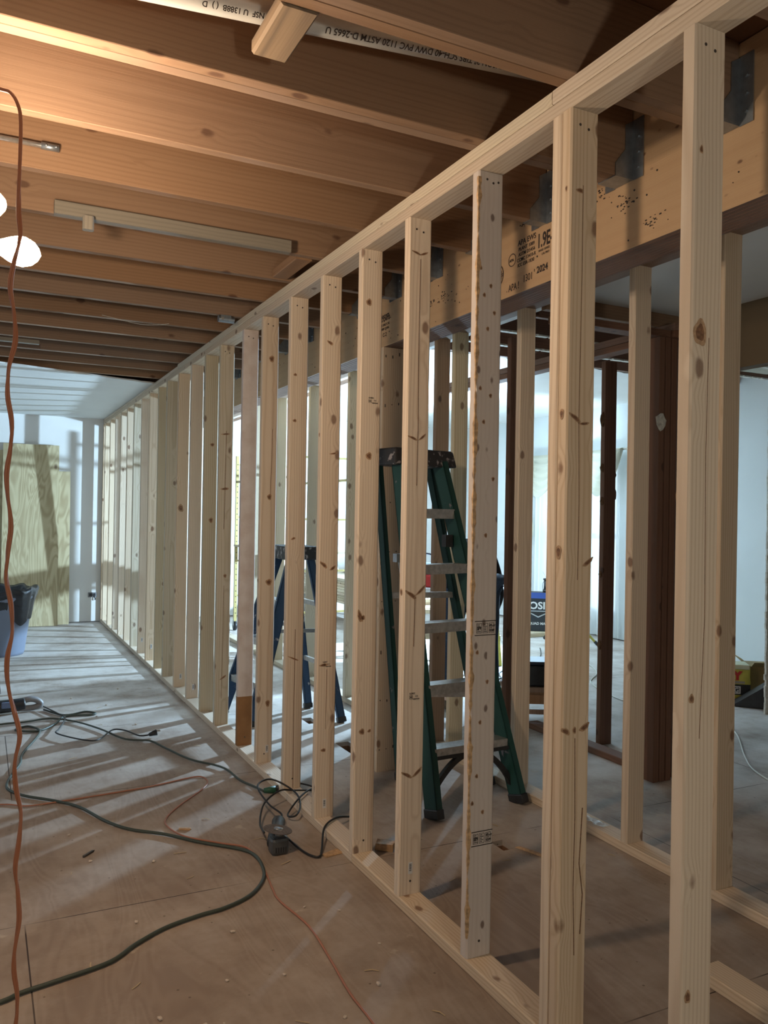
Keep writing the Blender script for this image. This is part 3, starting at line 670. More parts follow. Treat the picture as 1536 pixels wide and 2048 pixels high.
board('top_plate', (2.365, .2, 2.4295), (2.455, 10.345, 2.466), 'Y', PINE, 'upper top plate of the second wall, under the side room ceiling', 'top plate', bev=.003)
o = board('old_stud', (2.475, 3.52, .001), (2.55, 3.558, 2.30), 'Z', OLDP, 'dark old brown stud close behind the right side of the green ladder', 'stud', bev=.003)
# loose board on floor, bottom right
board('loose_board', (1.915, .5, .0005), (2.004, 1.73, .038), 'Y', PINE, 'loose pinkish board lying on the floor at the lower right', 'board', bev=.003)
# clear plastic scrap on base plate
bm = bmesh.new()
for i in range(5):
    for j in range(9):
        pass
vs = [[bm.verts.new((2.385+.045*i/4+random.uniform(-.006, .006), 2.68+.17*j/8, .040+random.uniform(0, .006))) for j in range(9)] for i in range(5)]
for i in range(4):
    for j in range(8): bm.faces.new((vs[i][j], vs[i+1][j], vs[i+1][j+1], vs[i][j+1]))
m_, nt_, b_ = newmat('clear_plastic_film'); b_.inputs['Base Color'].default_value = (.75, .78, .8, 1); b_.inputs['Roughness'].default_value = .12; b_.inputs['Alpha'].default_value = .45
tag(obj('plastic_scrap', bm, m_), 'crumpled clear plastic scrap on the base plate of the second wall', 'plastic scrap')

# ============================================================ old wall remains (third line)
board('old_base_plate', (3.175, 3.18, .0005), (3.265, 4.28, .038), 'Y', OLDP, 'short dark old base plate on the floor under the rough brown stud', 'base plate', bev=.003)
board('old_base_plate', (3.02, 4.33, .0005), (3.165, 4.366, .05), 'X', OLDP, 'reddish old board end lying on the floor before the wooden stool', 'board', bev=.003)
s3 = board('old_stud', (3.335, 3.77, .001), (3.425, 3.808, 2.30), 'Z', OLDP, 'rough dark brown old stud with torn edges, standing alone before the curtains', 'stud', bev=.003, bow=.004)
bm = bmesh.new()
for z, s_, d in ((1.95, -1, .035), (1.66, -1, .022), (1.62, 1, .02), (1.5, 1, .03), (1.46, -1, .02), (1.02, -1, .014), (.60, -1, .022)):
    x = 3.333 if s_ < 0 else 3.427
    bmesh.ops.create_icosphere(bm, subdivisions=2, radius=1, matrix=Matrix.Translation((x, 3.785, z)) @ Matrix.Diagonal((d*.6, .012, d*1.3, 1)))
for v in bm.verts: v.co += Vector((random.uniform(-1, 1), random.uniform(-1, 1), random.uniform(-1, 1)))*.003
child_world(obj('torn_paper', bm, plain('torn_brown_paper', (.16, .09, .05), .95, noise=.5, nscale=60)), s3)
board('old_header', (3.20, 3.10, 2.302), (3.29, 5.40, 2.338), 'Y', OLDP, 'lower dark old header plate on top of the old rough studs', 'header', bev=.002)
board('old_header', (3.20, 3.10, 2.340), (3.29, 5.40, 2.378), 'Y', OLDP, 'upper dark old header plate crossing in front of the bare ceiling', 'header', bev=.002)
for i, (x0, m) in enumerate(((3.118, OLDP), (3.160, OLDP), (3.203, OLDP), (3.275, OLDP), (3.33, OLDP))):
    board('old_stud', (x0, 3.12, .001), (x0+.037, 3.209, 2.30), 'Z', m, f"dark red old stud, {['leftmost', 'second from left', 'third from left', 'fourth from left', 'rightmost'][i]} in the cluster of five behind the second wall", 'stud', 'dark old studs clustered together', bev=.002)
board('old_header', (2.47, 3.12, 2.302), (3.19, 3.209, 2.338), 'X', OLDP, 'dark old cross plate over the cluster of old studs', 'header', bev=.002)
board('old_header', (2.47, 3.222, 2.380), (3.55, 3.262, 2.60), 'X', OLDJ, 'dark old cross joist at the edge of the white side ceiling', 'joist', bev=.002)
# torn plaster bits on old studs
for i, (x, y, z, w) in enumerate(((3.12, 3.11, 1.86, .03), (3.30, 3.105, 1.80, .045))):
    bm = bmesh.new(); bmesh.ops.create_icosphere(bm, subdivisions=2, radius=1, matrix=Matrix.Translation((x, y, z)) @ Matrix.Diagonal((w, .012, w*1.5, 1)))
    for v in bm.verts: v.co += Vector((random.uniform(-1, 1), random.uniform(-.3, .3), random.uniform(-1, 1)))*.008
    tag(obj('torn_plaster', bm, PLAST), f"torn white plaster scrap stuck on the old studs, the {'left' if i == 0 else 'right'} one", 'plaster scrap')
# bare ceiling joists of the right room
for i in range(6):
    y = 3.45+i*.39
    board('bare_joist', (2.66, y, 2.64), (6.38, y+.038, 2.85), 'X', OLDP, f"dark bare joist over the right room, {ORD[i]} from the camera beyond the old header", 'joist', 'bare joists over the right room', bev=.002)
    bm = bmesh.new()
    for k in range(30): addbox(bm, (2.9+k*.115, y-.002, 2.628), (2.9+k*.115+random.uniform(.08, .117), y+.04, 2.6395))
    if i in (1, 3, 4): tag(obj('plaster_strip', bm, PLAST), f"white torn strip of ceiling plasterboard left under the {ORD[i]} bare joist", 'plaster strip')
    else: bm.free()
bm = bmesh.new(); addbox(bm, (2.66, 3.3, 2.86), (6.38, 5.5, 2.87)); tag(obj('ceiling_underside', bm, SUB), kind='structure')
# hanging insulation
bm = bmesh.new(); addtube(bm, [(3.9, 4.70, 2.655), (3.9, 4.76, 2.60), (3.93, 4.84, 2.55), (3.90, 4.82, 2.42), (3.95, 4.84, 2.33)], .05, seg=12, n=5, radii=lambda t: .045+.035*math.sin(t*2.6))
for v in bm.verts: v.co += Vector((random.uniform(-1, 1), random.uniform(-1, 1), random.uniform(-1, 1)))*.008
tag(obj('insulation_tuft', bm, INSUL), 'brown paper insulation tuft hanging from the bare joists beside the rough stud', 'insulation')
ins = empty('insulation_batt', (5.7, 4.834, 2.66)); tag(ins, 'insulation batt with blue lettering between the bare joists at the right edge', 'insulation')
bm = bmesh.new(); addbox(bm, (-.65, -.145, 0), (.55, .145, .06)); bevel_all(bm, .015); obj('batt', bm, plain('kraft_paper', (.40, .37, .30), .9, noise=.2, nscale=9), ins)
t_ = text('blue_lettering', 'HOLD', .17, (-.5, -.05, -.001), (1, 0, 0), (0, -1, 0), BLUEP, None, 'LEFT', 1, .0006, .004); t_.parent = ins

# broken drywall end at the right frame edge
dw = empty('broken_wall_end', (4.99, 3.92, 0)); tag(dw, 'rough broken end of a plasterboard wall at the right edge of the picture', 'wall end')
bm = bmesh.new(); n = 60
for k in range(n):
    z0 = 2.4*k/n; z1 = 2.4*(k+1)/n
    addbox(bm, (-.035+random.uniform(-.006, .006), -.006, z0), (.0, .008, z1))
obj('plasterboard', bm, PLAST, dw)
board('old_stud', (0.002, -.03, 0.001), (.09, .008, 2.4), 'Z', OLDP, parent=dw)

# ============================================================ curtains on the right room window
cu = empty('window_curtain', (6.30, 7.68, 0)); tag(cu, 'white sheer curtains with cream swag valance and side tail over the bright window', 'curtain')
bm = bmesh.new(); nx = 150; H = [.03, .7, 1.4, 2.08]
cols = []
for i in range(nx+1):
    t = i/nx; y = -.80+1.62*t; a = .028*math.sin(t*95)+.012*math.sin(t*41+1)
    cols.append([bm.verts.new((a*(1.15-.2*h)+.0, y, h)) for h in H])
for i in range(nx):
    for k in range(3): bm.faces.new((cols[i][k], cols[i+1][k], cols[i+1][k+1], cols[i][k+1]))
obj('sheer_panel', bm, SHEER, cu, True)
def swag(y0, y1, ztop, drop, off):
    bm = bmesh.new(); n = 26; rows = 16; V = []
    for j in range(rows+1):
        s_ = j/rows; row = []
        for i in range(n+1):
            t = i/n; z = ztop-.03*s_-drop*s_*(math.sin(math.pi*t)**.8)
            row.append(bm.verts.new((-.05-off+.022*math.sin(s_*34+math.sin(math.pi*t)*1.5)-.05*math.sin(math.pi*t)*s_, y0+(y1-y0)*t, z)))
        V.append(row)
    for j in range(rows):
        for i in range(n): bm.faces.new((V[j][i], V[j][i+1], V[j+1][i+1], V[j+1][i]))
    return obj('swag', bm, VALC, cu, True)
swag(-.92, -.28, 2.13, .50, .02); swag(-.44, .26, 2.13, .52, .035); swag(.10, .86, 2.13, .50, .02)
bm = bmesh.new(); V = []
for j in range(41):   # cascading side tail at the left
    s_ = j/40; z = 2.12-1.80*s_; w = .30*(1-.75*s_)+.05*math.sin(s_*16); row = []
    for i in range(13):
        t = i/12; row.append(bm.verts.new((-.07+.03*math.sin(t*18+s_*5), .90-w*t+.02, z-.06*t)))
    V.append(row)
for j in range(40):
    for i in range(12): bm.faces.new((V[j][i], V[j][i+1], V[j+1][i+1], V[j+1][i]))
obj('side_tail', bm, VALC, cu, True)
bm = bmesh.new(); addcyl(bm, (-.03, -.96, 2.12), (-.03, .98, 2.12), .012, seg=10); addbox(bm, (-.03, -.96, 2.10), (.10, -.94, 2.14)); addbox(bm, (-.03, .96, 2.10), (.10, .98, 2.14)); obj('curtain_rod', bm, PLAST, cu)

# ============================================================ LED work light on yellow tripod
wl = empty('tripod_work_light', (5.60, 6.93, 0)); tag(wl, 'work light on a tripod with yellow feet in front of the curtains', 'work light')
for a in (205, 325, 85):
    bm = bmesh.new(); ca, sa = math.cos(R(a)), math.sin(R(a))
    addcyl(bm, (ca*.03, sa*.03, .36), (ca*.34, sa*.34, .035), .013, seg=10); addcyl(bm, (ca*.03, sa*.03, .12), (ca*.19, sa*.19, .20), .007, seg=8)
    lg = obj('leg', bm, YPIPE, wl, True); bm = bmesh.new(); addcyl(bm, (ca*.33, sa*.33, .046), (ca*.36, sa*.36, .014), .017, seg=10); obj('foot_cap', bm, BLACK, lg)
bm = bmesh.new(); addcyl(bm, (0, 0, .08), (0, 0, 1.42), .013, seg=12); obj('pole', bm, YPIPE, wl, True)
bm = bmesh.new(); addbox(bm, (-.02, -.17, 1.40), (.04, .17, 1.43)); obj('crossbar', bm, BLACK, wl)
for s_ in (-1, 1):
    bm = bmesh.new(); addbox(bm, (0, s_*.10-.08, 1.43), (.05, s_*.10+.08, 1.55)); bevel_all(bm, .01); hd = obj('lamp_head', bm, BLACK, wl)
    bm = bmesh.new(); addbox(bm, (-.004, s_*.10-.07, 1.44), (-.001, s_*.10+.07, 1.54)); obj('led_panel', bm, LEDM, hd)
def spot(name, loc, to, w, col, rad, ang, blend):
    l = bpy.data.lights.new(name, 'SPOT'); l.energy = w; l.color = col; l.shadow_soft_size = rad; l.spot_size = R(ang); l.spot_blend = blend
    o = bpy.data.objects.new(name, l); COL.objects.link(o); o.location = loc; o.rotation_euler = (Vector(to)-Vector(loc)).to_track_quat('-Z', 'Y').to_euler(); return o
spot('work_light_beam', (5.54, 6.93, 1.49), (1.0, 8.3, 1.35), LED_W, LED_COL, .045, 138, .55)
spot('work_light_beam', (5.58, 6.98, 1.58), (5.6, 8.6, 2.64), 60.0, LED_COL, .05, 150, .5)

# ============================================================ hanging bulbs on the orange cord
hc = empty('hanging_extension_cord', (0.06, 1.866, 0)); tag(hc, 'orange extension cord hanging from the ceiling down the left side', 'cord')
bm = bmesh.new(); pts = [(-.10, .06, 2.30), (-.07, .04, 2.25), (-.039, .018, 2.234), (-.020, .009, 2.227), (-.005, .001, 2.201), (.001, -.002, 2.16), (0, 0, 2.05)]
k = 0; z = 1.98
while z > .02:
    pts.append((.0+.006*math.sin(k*1.7)+.010*math.sin(z*3.1)+(.012 if z < .9 else 0), .005*math.cos(k*1.7), z)); z -= .055; k += 1
pts += [(.0, -.02, .012), (-.12, -.10, .009), (-.35, -.12, .009), (-.6, .05, .009)]
addtube(bm, pts, .0037, n=4); obj('cord_cable', bm, ORANGE, hc, True)
bm = bmesh.new(); pts2 = [(p[0]+.0045*math.sin(i*1.3), p[1]+.0045*math.cos(i*1.3), p[2]) for i, p in enumerate(pts[6:-4])]; addtube(bm, pts2, .0026, n=4); obj('cord_twist', bm, ORANGE, hc, True)
bm = bmesh.new(); addcyl(bm, (-.10, .06, 2.30), (-.10, .06, 2.467), .003, seg=8); addbox(bm, (-.115, .05, 2.285), (-.045, .07, 2.315)); obj('cord_clip', bm, STEEL, hc)
def bulb_bm(L=.115, r=.031):
    prof = [(0, .014), (.010, .0145), (.022, .018), (.045, .0290), (.062, .0350), (.078, .0355), (.098, .028), (.110, .016), (.117, 0.0005)]
    bm = bmesh.new(); seg = 24; rings = [[bm.verts.new((x, rr*math.cos(2*math.pi*k/seg), rr*math.sin(2*math.pi*k/seg))) for k in range(seg)] for x, rr in prof]
    for A, B in zip(rings, rings[1:]):
        for k in range(seg): bm.faces.new((A[k], B[k], B[(k+1) % seg], A[(k+1) % seg]))
    bm.faces.new(rings[0]); return bm
def bulb_fix(loc, ry, rz, lab, guard=False, top=2.467):
    e = empty('light_bulb', loc); e.rotation_euler = (0, ry, rz); tag(e, lab, 'light bulb')
    obj('glass_globe', bulb_bm(), BULB, e, True)
    bm = bmesh.new(); addcyl(bm, (-.055, 0, 0), (0.004, 0, 0), .019, .017, seg=20); obj('socket', bm, PORC, e, True)
    bm = bmesh.new(); addbox(bm, (-.075, -.02, -.02), (-.05, .02, .02)); bevel_all(bm, .004); obj('socket_base', bm, SHELL, e)
    if guard:
        bm = bmesh.new(); addtube(bm, [(.02+.0*math.cos(a), .062*math.cos(a), .062*math.sin(a)) for a in [2*math.pi*i/24 for i in range(25)]], .0016, seg=6, n=2); obj('wire_guard', bm, ALU, e, True)
    return e
bulb_fix((.008, 2.19, 1.995), R(8), R(-12), 'lower lit bulb pointing sideways beside the hanging orange cord')
bulb_fix((-.066, 2.23, 2.105), R(4), R(-20), 'upper lit bulb with thin wire ring at the left edge of the picture', True)
# the pendant pipe carrying both sockets
lp = empty('lamp_holder', (-.215, 2.225, 1.992)); tag(lp, 'dark lamp holder bar fixed under the joist beside the lit bulbs', 'lamp holder')
bm = bmesh.new(); addcyl(bm, (0, 0, -.06), (0, 0, .417), .008, seg=10); addcyl(bm, (0, 0, .115), (.07, 0, .115), .007, seg=8); addcyl(bm, (0, 0, 0), (.137, -.02, .0), .007, seg=8); obj('stem', bm, BLACK, lp)
bm = bmesh.new(); addbox(bm, (-.04, .20, .4705), (.04, .31, .4745)); obj('mount_plate', bm, STEEL, lp)
bm = bmesh.new(); addbox(bm, (-.012, -.012, .417), (.012, .012, .456)); addbox(bm, (-.012, -.012, .456), (.012, .31, .4703)); obj('arm', bm, STEEL, lp)

# third, weaker lamp on the floor behind the camera
fl = empty('floor_work_lamp', (.70, -.82, 0)); tag(fl, 'small work lamp standing on the floor behind the camera', 'work lamp')
bm = bmesh.new(); addbox(bm, (-.12, -.10, .0), (.12, .10, .02)); addcyl(bm, (0, 0, .02), (0, 0, 1.26), .012); obj('stand', bm, BLACK, fl)
bm = bmesh.new(); addbox(bm, (-.09, -.05, 1.26), (.09, -.01, 1.40)); obj('lamp_head', bm, BLACK, fl)
point('floor_work_lamp_glow', (.70, -.74, 1.33), BACK_W, BACK_COL, .08)

# ============================================================ things at the joists
pp = empty('drain_pipe', (0, 1.845, 2.500)); tag(pp, 'white plastic drain pipe with black printing running between the two doubled joists', 'pipe')
bm = bmesh.new(); addcyl(bm, (-1.0, 0, -.087), (1.74, 0, .151), .040, seg=32); obj('pipe_body', bm, PVC, pp, True)
bm = bmesh.new(); addcyl(bm, (1.68, 0, .146), (1.78, 0, .155), .046, seg=32); obj('coupling', bm, PVC, pp, True)
sl = Vector((1, 0, .087)).normalized()
def ptext(body, size, x, ang=-48, bold=.0003):
    a = R(ang); nrm = Vector((0, -math.cos(a), math.sin(a)))   # towards the camera and down
    yd = Vector((0, -nrm.z*-1, 0)); xd = -sl; yd = nrm.cross(xd).normalized()
    p = Vector((0, 1.845, 2.500))+Vector((x, 0, .087*x-.004))+nrm*.0403
    return text('pipe_print', body, size, p, xd, yd, INK, None, 'LEFT', 1.0, .0003, bold)
for body, size, x in (('MADISON 2" TIBS SCH-40 DWV PVC 1120 ASTM D-2665 U', .0215, 1.27), ('WSF-DWV  NSF  U 1388B  ( )  D', .017, .66)):
    t_ = ptext(body, size, x); child_world(t_, pp)
board('bridging_block', (.565, 1.686, 2.462), (.655, 1.90, 2.500), 'Y', DIRT, 'stained short wood block under the white drain pipe beside the doubled joist', 'block', bev=.006)
board('grey_board', (.225, 3.246, 2.456), (1.153, 3.285, 2.507), 'X', GREYB, 'weathered grey board nailed along the side of a ceiling joist, above the lit bulb', 'board', bev=.003)
board('grey_board', (-.9, 5.80, 2.44), (.325, 5.84, 2.466), 'X', GREYB, 'pale grey board under the far joists at the left edge', 'board', bev=.003)
board('wood_wedge', (.322, 3.215, 2.405), (.362, 3.245, 2.456), 'Z', GREYB, 'small dark wedge hanging under the weathered grey board', 'block', bev=.006)
board('brace_block', (1.215, 3.36, 2.47), (1.29, 3.68, 2.508), 'Y', OLDJ, 'short reddish brace block between two joists above the new top plate', 'block', bev=.003)
cd = empty('conduit', (-.5, 2.868, 2.533)); tag(cd, 'silver metal conduit clamped along a joist at the left edge', 'conduit')
bm = bmesh.new(); addcyl(bm, (-.6, 0, 0), (.68, 0, .006), .0085, seg=16); obj('tube', bm, ALU, cd, True)
bm = bmesh.new(); addcyl(bm, (.655, 0, .006), (.71, 0, .006), .0115, seg=16); addcyl(bm, (.67, -.014, .006), (.67, .0, .006), .004, seg=8); addcyl(bm, (.70, -.014, .006), (.70, .0, .006), .004, seg=8); obj('end_clamp', bm, STEEL, cd, True)
bk = empty('junction_bracket', (1.22, 4.525, 2.467)); tag(bk, 'small galvanised bracket under a joist above the top plate', 'bracket')
bm = bmesh.new(); addcyl(bm, (-.04, 0, -.02), (.05, 0, -.02), .019, seg=16); addbox(bm, (-.03, -.02, -.02), (.03, .02, 0)); obj('bracket_body', bm, STEEL, bk)
bm = bmesh.new(); addcyl(bm, (-.02, -.024, -.02), (-.02, -.016, -.02), .009, seg=12); obj('screw', bm, ALU, bk)
# dropped hook from the plaster ceiling edge
# cracked twig-like wire on joist
cord('thin_wire', [(.60, 4.88, 2.47), (.75, 4.89, 2.452), (.83, 4.90, 2.448), (.92, 4.895, 2.455), (.98, 4.89, 2.468)], .0015, PLAST, 'thin pale wire sagging under the far joists', 'wire')

# ============================================================ green step ladder
gl = empty('green_step_ladder', (2.05, 3.3, 0)); tag(gl, 'tall green fibreglass step ladder standing folded against the beam post', 'step ladder')
O = Vector((2.05, 3.3, 0))
def L_(p): return Vector(p)-O
FLt, FLb = L_((1.825, 3.52, 1.62)), L_((1.835, 3.14, .002)); FRt, FRb = L_((2.085, 3.575, 1.62)), L_((2.31, 3.16, .002))
BLt, BLb = L_((1.775, 3.655, 1.62)), L_((1.935, 3.66, .002)); BRt, BRb = L_((2.10, 3.71, 1.62)), L_((2.325, 3.43, .002))
def rail(name, t, b, w, th, mat, par, foot=True):
    bm = bmesh.new(); d = (t-b); zax = d.normalized(); fwd = Vector((-.17, .98, 0)); xa = fwd.cross(zax).normalized(); ya = zax.cross(xa)
    m = Matrix((xa, ya, zax)).transposed().to_4x4(); m.translation = b
    Lh = d.length
    addbox(bm, (-th/2, -w/2, 0), (-th/2+.005, w/2, Lh), m); addbox(bm, (-th/2, -w/2, 0), (th/2, -w/2+.006, Lh), m); addbox(bm, (-th/2, w/2-.006, 0), (th/2, w/2, Lh), m)
    o = obj(name, bm, mat, par)
    if foot:
        bm = bmesh.new(); addbox(bm, (-th/2-.005, -w/2-.006, -.0), (th/2+.005, w/2+.006, .045), m); bevel_all(bm, .006); obj('rubber_foot', bm, BLACK, o)
    return o
for n_, t, b_, w in (('front_rail', FLt, FLb, .085), ('front_rail', FRt, FRb, .085)): rail(n_, t, b_, w, .034, GREENF, gl)
for n_, t, b_, w in (('rear_rail', BLt, BLb, .045), ('rear_rail', BRt, BRb, .045)): rail(n_, t, b_, w, .026, GREENF, gl)
for z in (.30, .575, .85, 1.12, 1.387):
    t = z/1.62; a = FLb.lerp(FLt, t); c = FRb.lerp(FRt, t); bm = bmesh.new()
    d = (c-a).normalized(); f = Vector((-d.y, d.x, 0)).normalized()
    a2 = a+d*.012; c2 = c-d*.012
    addbar(bm, a2-f*.005, c2-f*.005, .078, .004, up=(0, 0, 1)); addbar(bm, a2-f*.043-Vector((0, 0, .022)), c2-f*.043-Vector((0, 0, .022)), .004, .046); addbar(bm, a2+f*.033-Vector((0, 0, .018)), c2+f*.033-Vector((0, 0, .018)), .004, .038)
    for e in (a2+d*.04, c2-d*.04): addcyl(bm, e-f*.048-Vector((0, 0, .022)), e-f*.044-Vector((0, 0, .022)), .006, seg=8)
    obj('step', bm, ALU, gl)
bm = bmesh.new()    # moulded cap
mc = Matrix.Translation(L_((1.955, 3.60, 1.60))) @ Matrix.Rotation(R(12), 4, 'Z')
vs = addbox(bm, (-.205, -.095, 0), (.205, .10, .085), mc)
for v in vs:
    if v.co.z > 1.64: v.co = mc @ (Matrix.Diagonal((.93, .82, 1, 1)) @ (mc.inverted() @ v.co))
bevel_all(bm, .010); obj('top_cap', bm, CAPM, gl)
def arch(a, c, z0, z1, par):    # black moulded brace under the lowest step
    bm = bmesh.new(); d = (c-a); n = 18
    for s_ in (0, 1):
        P = []
        for i in range(n+1):
            t = i/n; q = math.sin(math.pi/2*t); P.append((t*.48, z0+(z1-z0)*(q**.8)))
        for (u0, w0), (u1, w1) in zip(P, P[1:]):
            if s_: u0, u1 = 1-u0, 1-u1
            p0 = a+d*u0; p1 = a+d*u1; addbar(bm, (p0.x, p0.y, w0), (p1.x, p1.y, w1), .024, .022, up=(0, 1, 0))
    addbar(bm, a+Vector((0, 0, z1)), c+Vector((0, 0, z1)), .03, .016)
    return obj('arch_brace', bm, BLACK, par)
fa = FLb.lerp(FLt, .10); fc = FRb.lerp(FRt, .10); fa.z = 0; fc.z = 0; arch(fa, fc, .085, .262, gl)
for z in (.45, .95):
    t = z/1.62; bm = bmesh.new(); addbar(bm, BLb.lerp(BLt, t), BRb.lerp(BRt, t), .02, .03); obj('rear_brace', bm, ALU, gl)
bm = bmesh.new(); addbar(bm, FLb.lerp(FLt, .70)+Vector((-.03, .05, 0)), FLb.lerp(FLt, .56)+Vector((.005, .09, 0)), .03, .006); addbox(bm, tuple(FLb.lerp(FLt, .71)+Vector((-.05, .03, -.02))), tuple(FLb.lerp(FLt, .71)+Vector((0, .07, .02)))); obj('spreader', bm, STEEL, gl)
bm = bmesh.new(); p = FRb.lerp(FRt, .76)+Vector((-.05, .02, 0)); addbox(bm, tuple(p-Vector((.02, .02, .03))), tuple(p+Vector((.02, .02, .03)))); obj('clip', bm, BLACK, gl)

# ============================================================ blue step ladder (open, seen from the side)
O = Vector((1.80, 5.05, 0)); bl = empty('blue_step_ladder', tuple(O)); tag(bl, 'short blue paint-splattered step ladder standing open behind the new stud wall', 'step ladder')
c0 = Vector((1.925, 5.27, 1.06))
tops = [(1.865, 5.12, 1.06), (1.865, 5.42, 1.06), (1.99, 5.12, 1.06), (1.99, 5.42, 1.06)]
feet = [(1.555, 4.97, .002), (1.465, 5.36, .002), (2.125, 4.85, .002), (2.065, 5.30, .002)]
def rail2(name, t, b, w, th, par):
    bm = bmesh.new(); d = (t-b); zax = d.normalized(); xa = Vector((0, 1, 0)).cross(zax).normalized(); ya = zax.cross(xa)
    m = Matrix((xa, ya, zax)).transposed().to_4x4(); m.translation = b; Lh = d.length
    addbox(bm, (-w/2, -th/2, 0), (w/2, -th/2+.005, Lh), m); addbox(bm, (-w/2, -th/2, 0), (-w/2+.006, th/2, Lh), m); addbox(bm, (w/2-.006, -th/2, 0), (w/2, th/2, Lh), m)
    o = obj(name, bm, BLUEF, par)
    bm = bmesh.new(); addbox(bm, (-w/2-.005, -th/2-.005, 0), (w/2+.005, th/2+.005, .035), m); bevel_all(bm, .005); obj('rubber_foot', bm, BLACK, o)
TB = [(Vector(t)-O, Vector(f)-O) for t, f in zip(tops, feet)]
for i, (t, b_) in enumerate(TB): rail2('front_rail' if i < 2 else 'rear_rail', t, b_, .075 if i < 2 else .05, .03, bl)
for z in (.26, .52, .78):
    k = z/1.06; a = TB[0][1].lerp(TB[0][0], k); c = TB[1][1].lerp(TB[1][0], k); bm = bmesh.new(); addbar(bm, a, c, .078, .006); addbar(bm, a+Vector((-.037, 0, -.02)), c+Vector((-.037, 0, -.02)), .004, .045); obj('step', bm, ALU, bl)
for z in (.35, .75):
    k = z/1.06; bm = bmesh.new(); addbar(bm, TB[2][1].lerp(TB[2][0], k), TB[3][1].lerp(TB[3][0], k), .02, .03); obj('rear_brace', bm, ALU, bl)
for i in (0, 1):
    k = .55; bm = bmesh.new(); addbar(bm, TB[i][1].lerp(TB[i][0], k), TB[i+2][1].lerp(TB[i+2][0], k), .006, .024); obj('spreader', bm, STEEL, bl)
bm = bmesh.new(); addbox(bm, tuple(Vector((1.80, 5.08, 1.045))-O), tuple(Vector((2.05, 5.46, 1.135))-O)); bevel_all(bm, .012); obj('top_cap', bm, CAPM, bl)

# ============================================================ angle grinder with cord
gr = empty('angle_grinder', (1.085, 3.12, 0), R(-62)); tag(gr, 'black angle grinder lying on the floor beside the base plate', 'angle grinder')
def lathe(bm, prof, m, seg=20):
    rings = [[bm.verts.new(m @ Vector((rr*math.cos(2*math.pi*k/seg), rr*math.sin(2*math.pi*k/seg), z))) for k in range(seg)] for z, rr in prof]
    for A, B in zip(rings, rings[1:]):
        for k in range(seg): bm.faces.new((A[k], A[(k+1) % seg], B[(k+1) % seg], B[k]))
    bm.faces.new(list(reversed(rings[0]))); bm.faces.new(rings[-1])
gr.rotation_euler = (0, 0, 0); gd = Vector((.38, .92, 0)).normalized()     # handle runs away from the camera
mA = gd.to_track_quat('Z', 'Y').to_matrix().to_4x4(); mA.translation = Vector((0, 0, .036))
bm = bmesh.new(); lathe(bm, [(-.03, .030), (-.02, .034), (.05, .034), (.06, .030), (.16, .027), (.20, .029), (.215, .022)], mA); obj('motor_body', bm, BLACK, gr, True)
bm = bmesh.new(); mH = Matrix.Translation((0, 0, .036)); addbox(bm, (-.036, -.066, -.034), (.036, -.005, .032), mH); bevel_all(bm, .012); obj('gear_head', bm, plain('dark_grey_casting', (.065, .07, .075), .4), gr)
bm = bmesh.new()
for i in range(5): addbox(bm, (-.022+i*.010, -.0675, .014), (-.017+i*.010, -.064, .034))
obj('vent_slots', bm, BLACK, gr)
bm = bmesh.new(); addcyl(bm, (0, -.035, .068), (0, -.035, .088), .014, seg=20); addcyl(bm, (0, -.035, .088), (0, -.035, .096), .018, seg=20); obj('spindle', bm, ALU, gr, True)
bm = bmesh.new(); mD = Matrix.Translation((-.004, -.035, .094)) @ Matrix.Rotation(R(9), 4, 'Y'); lathe(bm, [(-.001, .058), (.0015, .058)], mD, 40); obj('cutting_disc', bm, plain('brown_abrasive', (.11, .085, .07), .8, noise=.3, nscale=90), gr)
bm = bmesh.new(); lathe(bm, [(.001, .016), (.007, .014)], mD, 20); obj('flange_nut', bm, STEEL, gr, True)
e_ = Vector((0, 0, .036))+gd*.215
def g_(x, y, z=.006): return (x-1.085, y-3.12, z)
bm = bmesh.new()
addtube(bm, [tuple(e_), g_(1.19, 3.35, .05), g_(1.16, 3.44, .07), g_(1.16, 3.60, .10), g_(1.25, 3.66, .10), g_(1.33, 3.56, .06), g_(1.31, 3.44, .04), g_(1.26, 3.36, .03), g_(1.24, 3.41, .02), g_(1.33, 3.50, .055), g_(1.43, 3.60, .05), g_(1.50, 3.62, .02)], .0042)
obj('power_cord', bm, BLACKC, gr, True)
bm = bmesh.new(); addtube(bm, [g_(1.05, 3.16, .06), g_(1.09, 3.34, .03), g_(1.16, 3.50, .05), g_(1.26, 3.58, .07), g_(1.34, 3.60, .055), g_(1.44, 3.58, .05), g_(1.43, 3.66, .05), g_(1.36, 3.74, .046), g_(1.30, 3.765, .02)], .0042); obj('power_cord', bm, BLACKC, gr, True)
cord('black_power_cord', [(1.15, 3.20, .02), (1.168, 3.09, .008), (1.185, 3.0, .008), (1.215, 2.97, .008), (1.25, 3.03, .012), (1.31, 3.15, .045), (1.40, 3.23, .045), (1.50, 3.30, .012), (1.54, 3.40, .007), (1.60, 3.36, .007)], .0045, BLACKC, 'black cord looping from the angle grinder over the base plate to the right')
pg = empty('plug_joint', (1.30, 3.755, .0)); tag(pg, 'green cord socket joined with a black plug on the floor by the base plate', 'plug')
bm = bmesh.new(); addcyl(bm, (-.055, .008, .016), (.0, 0, .016), .011, .019, seg=14); obj('socket_body', bm, plain('dark_green_rubber', (.02, .09, .05), .5), pg, True)
bm = bmesh.new(); addcyl(bm, (.001, 0, .018), (.035, -.006, .03), .017, .009, seg=14); obj('plug_body', bm, BLACK, pg, True)

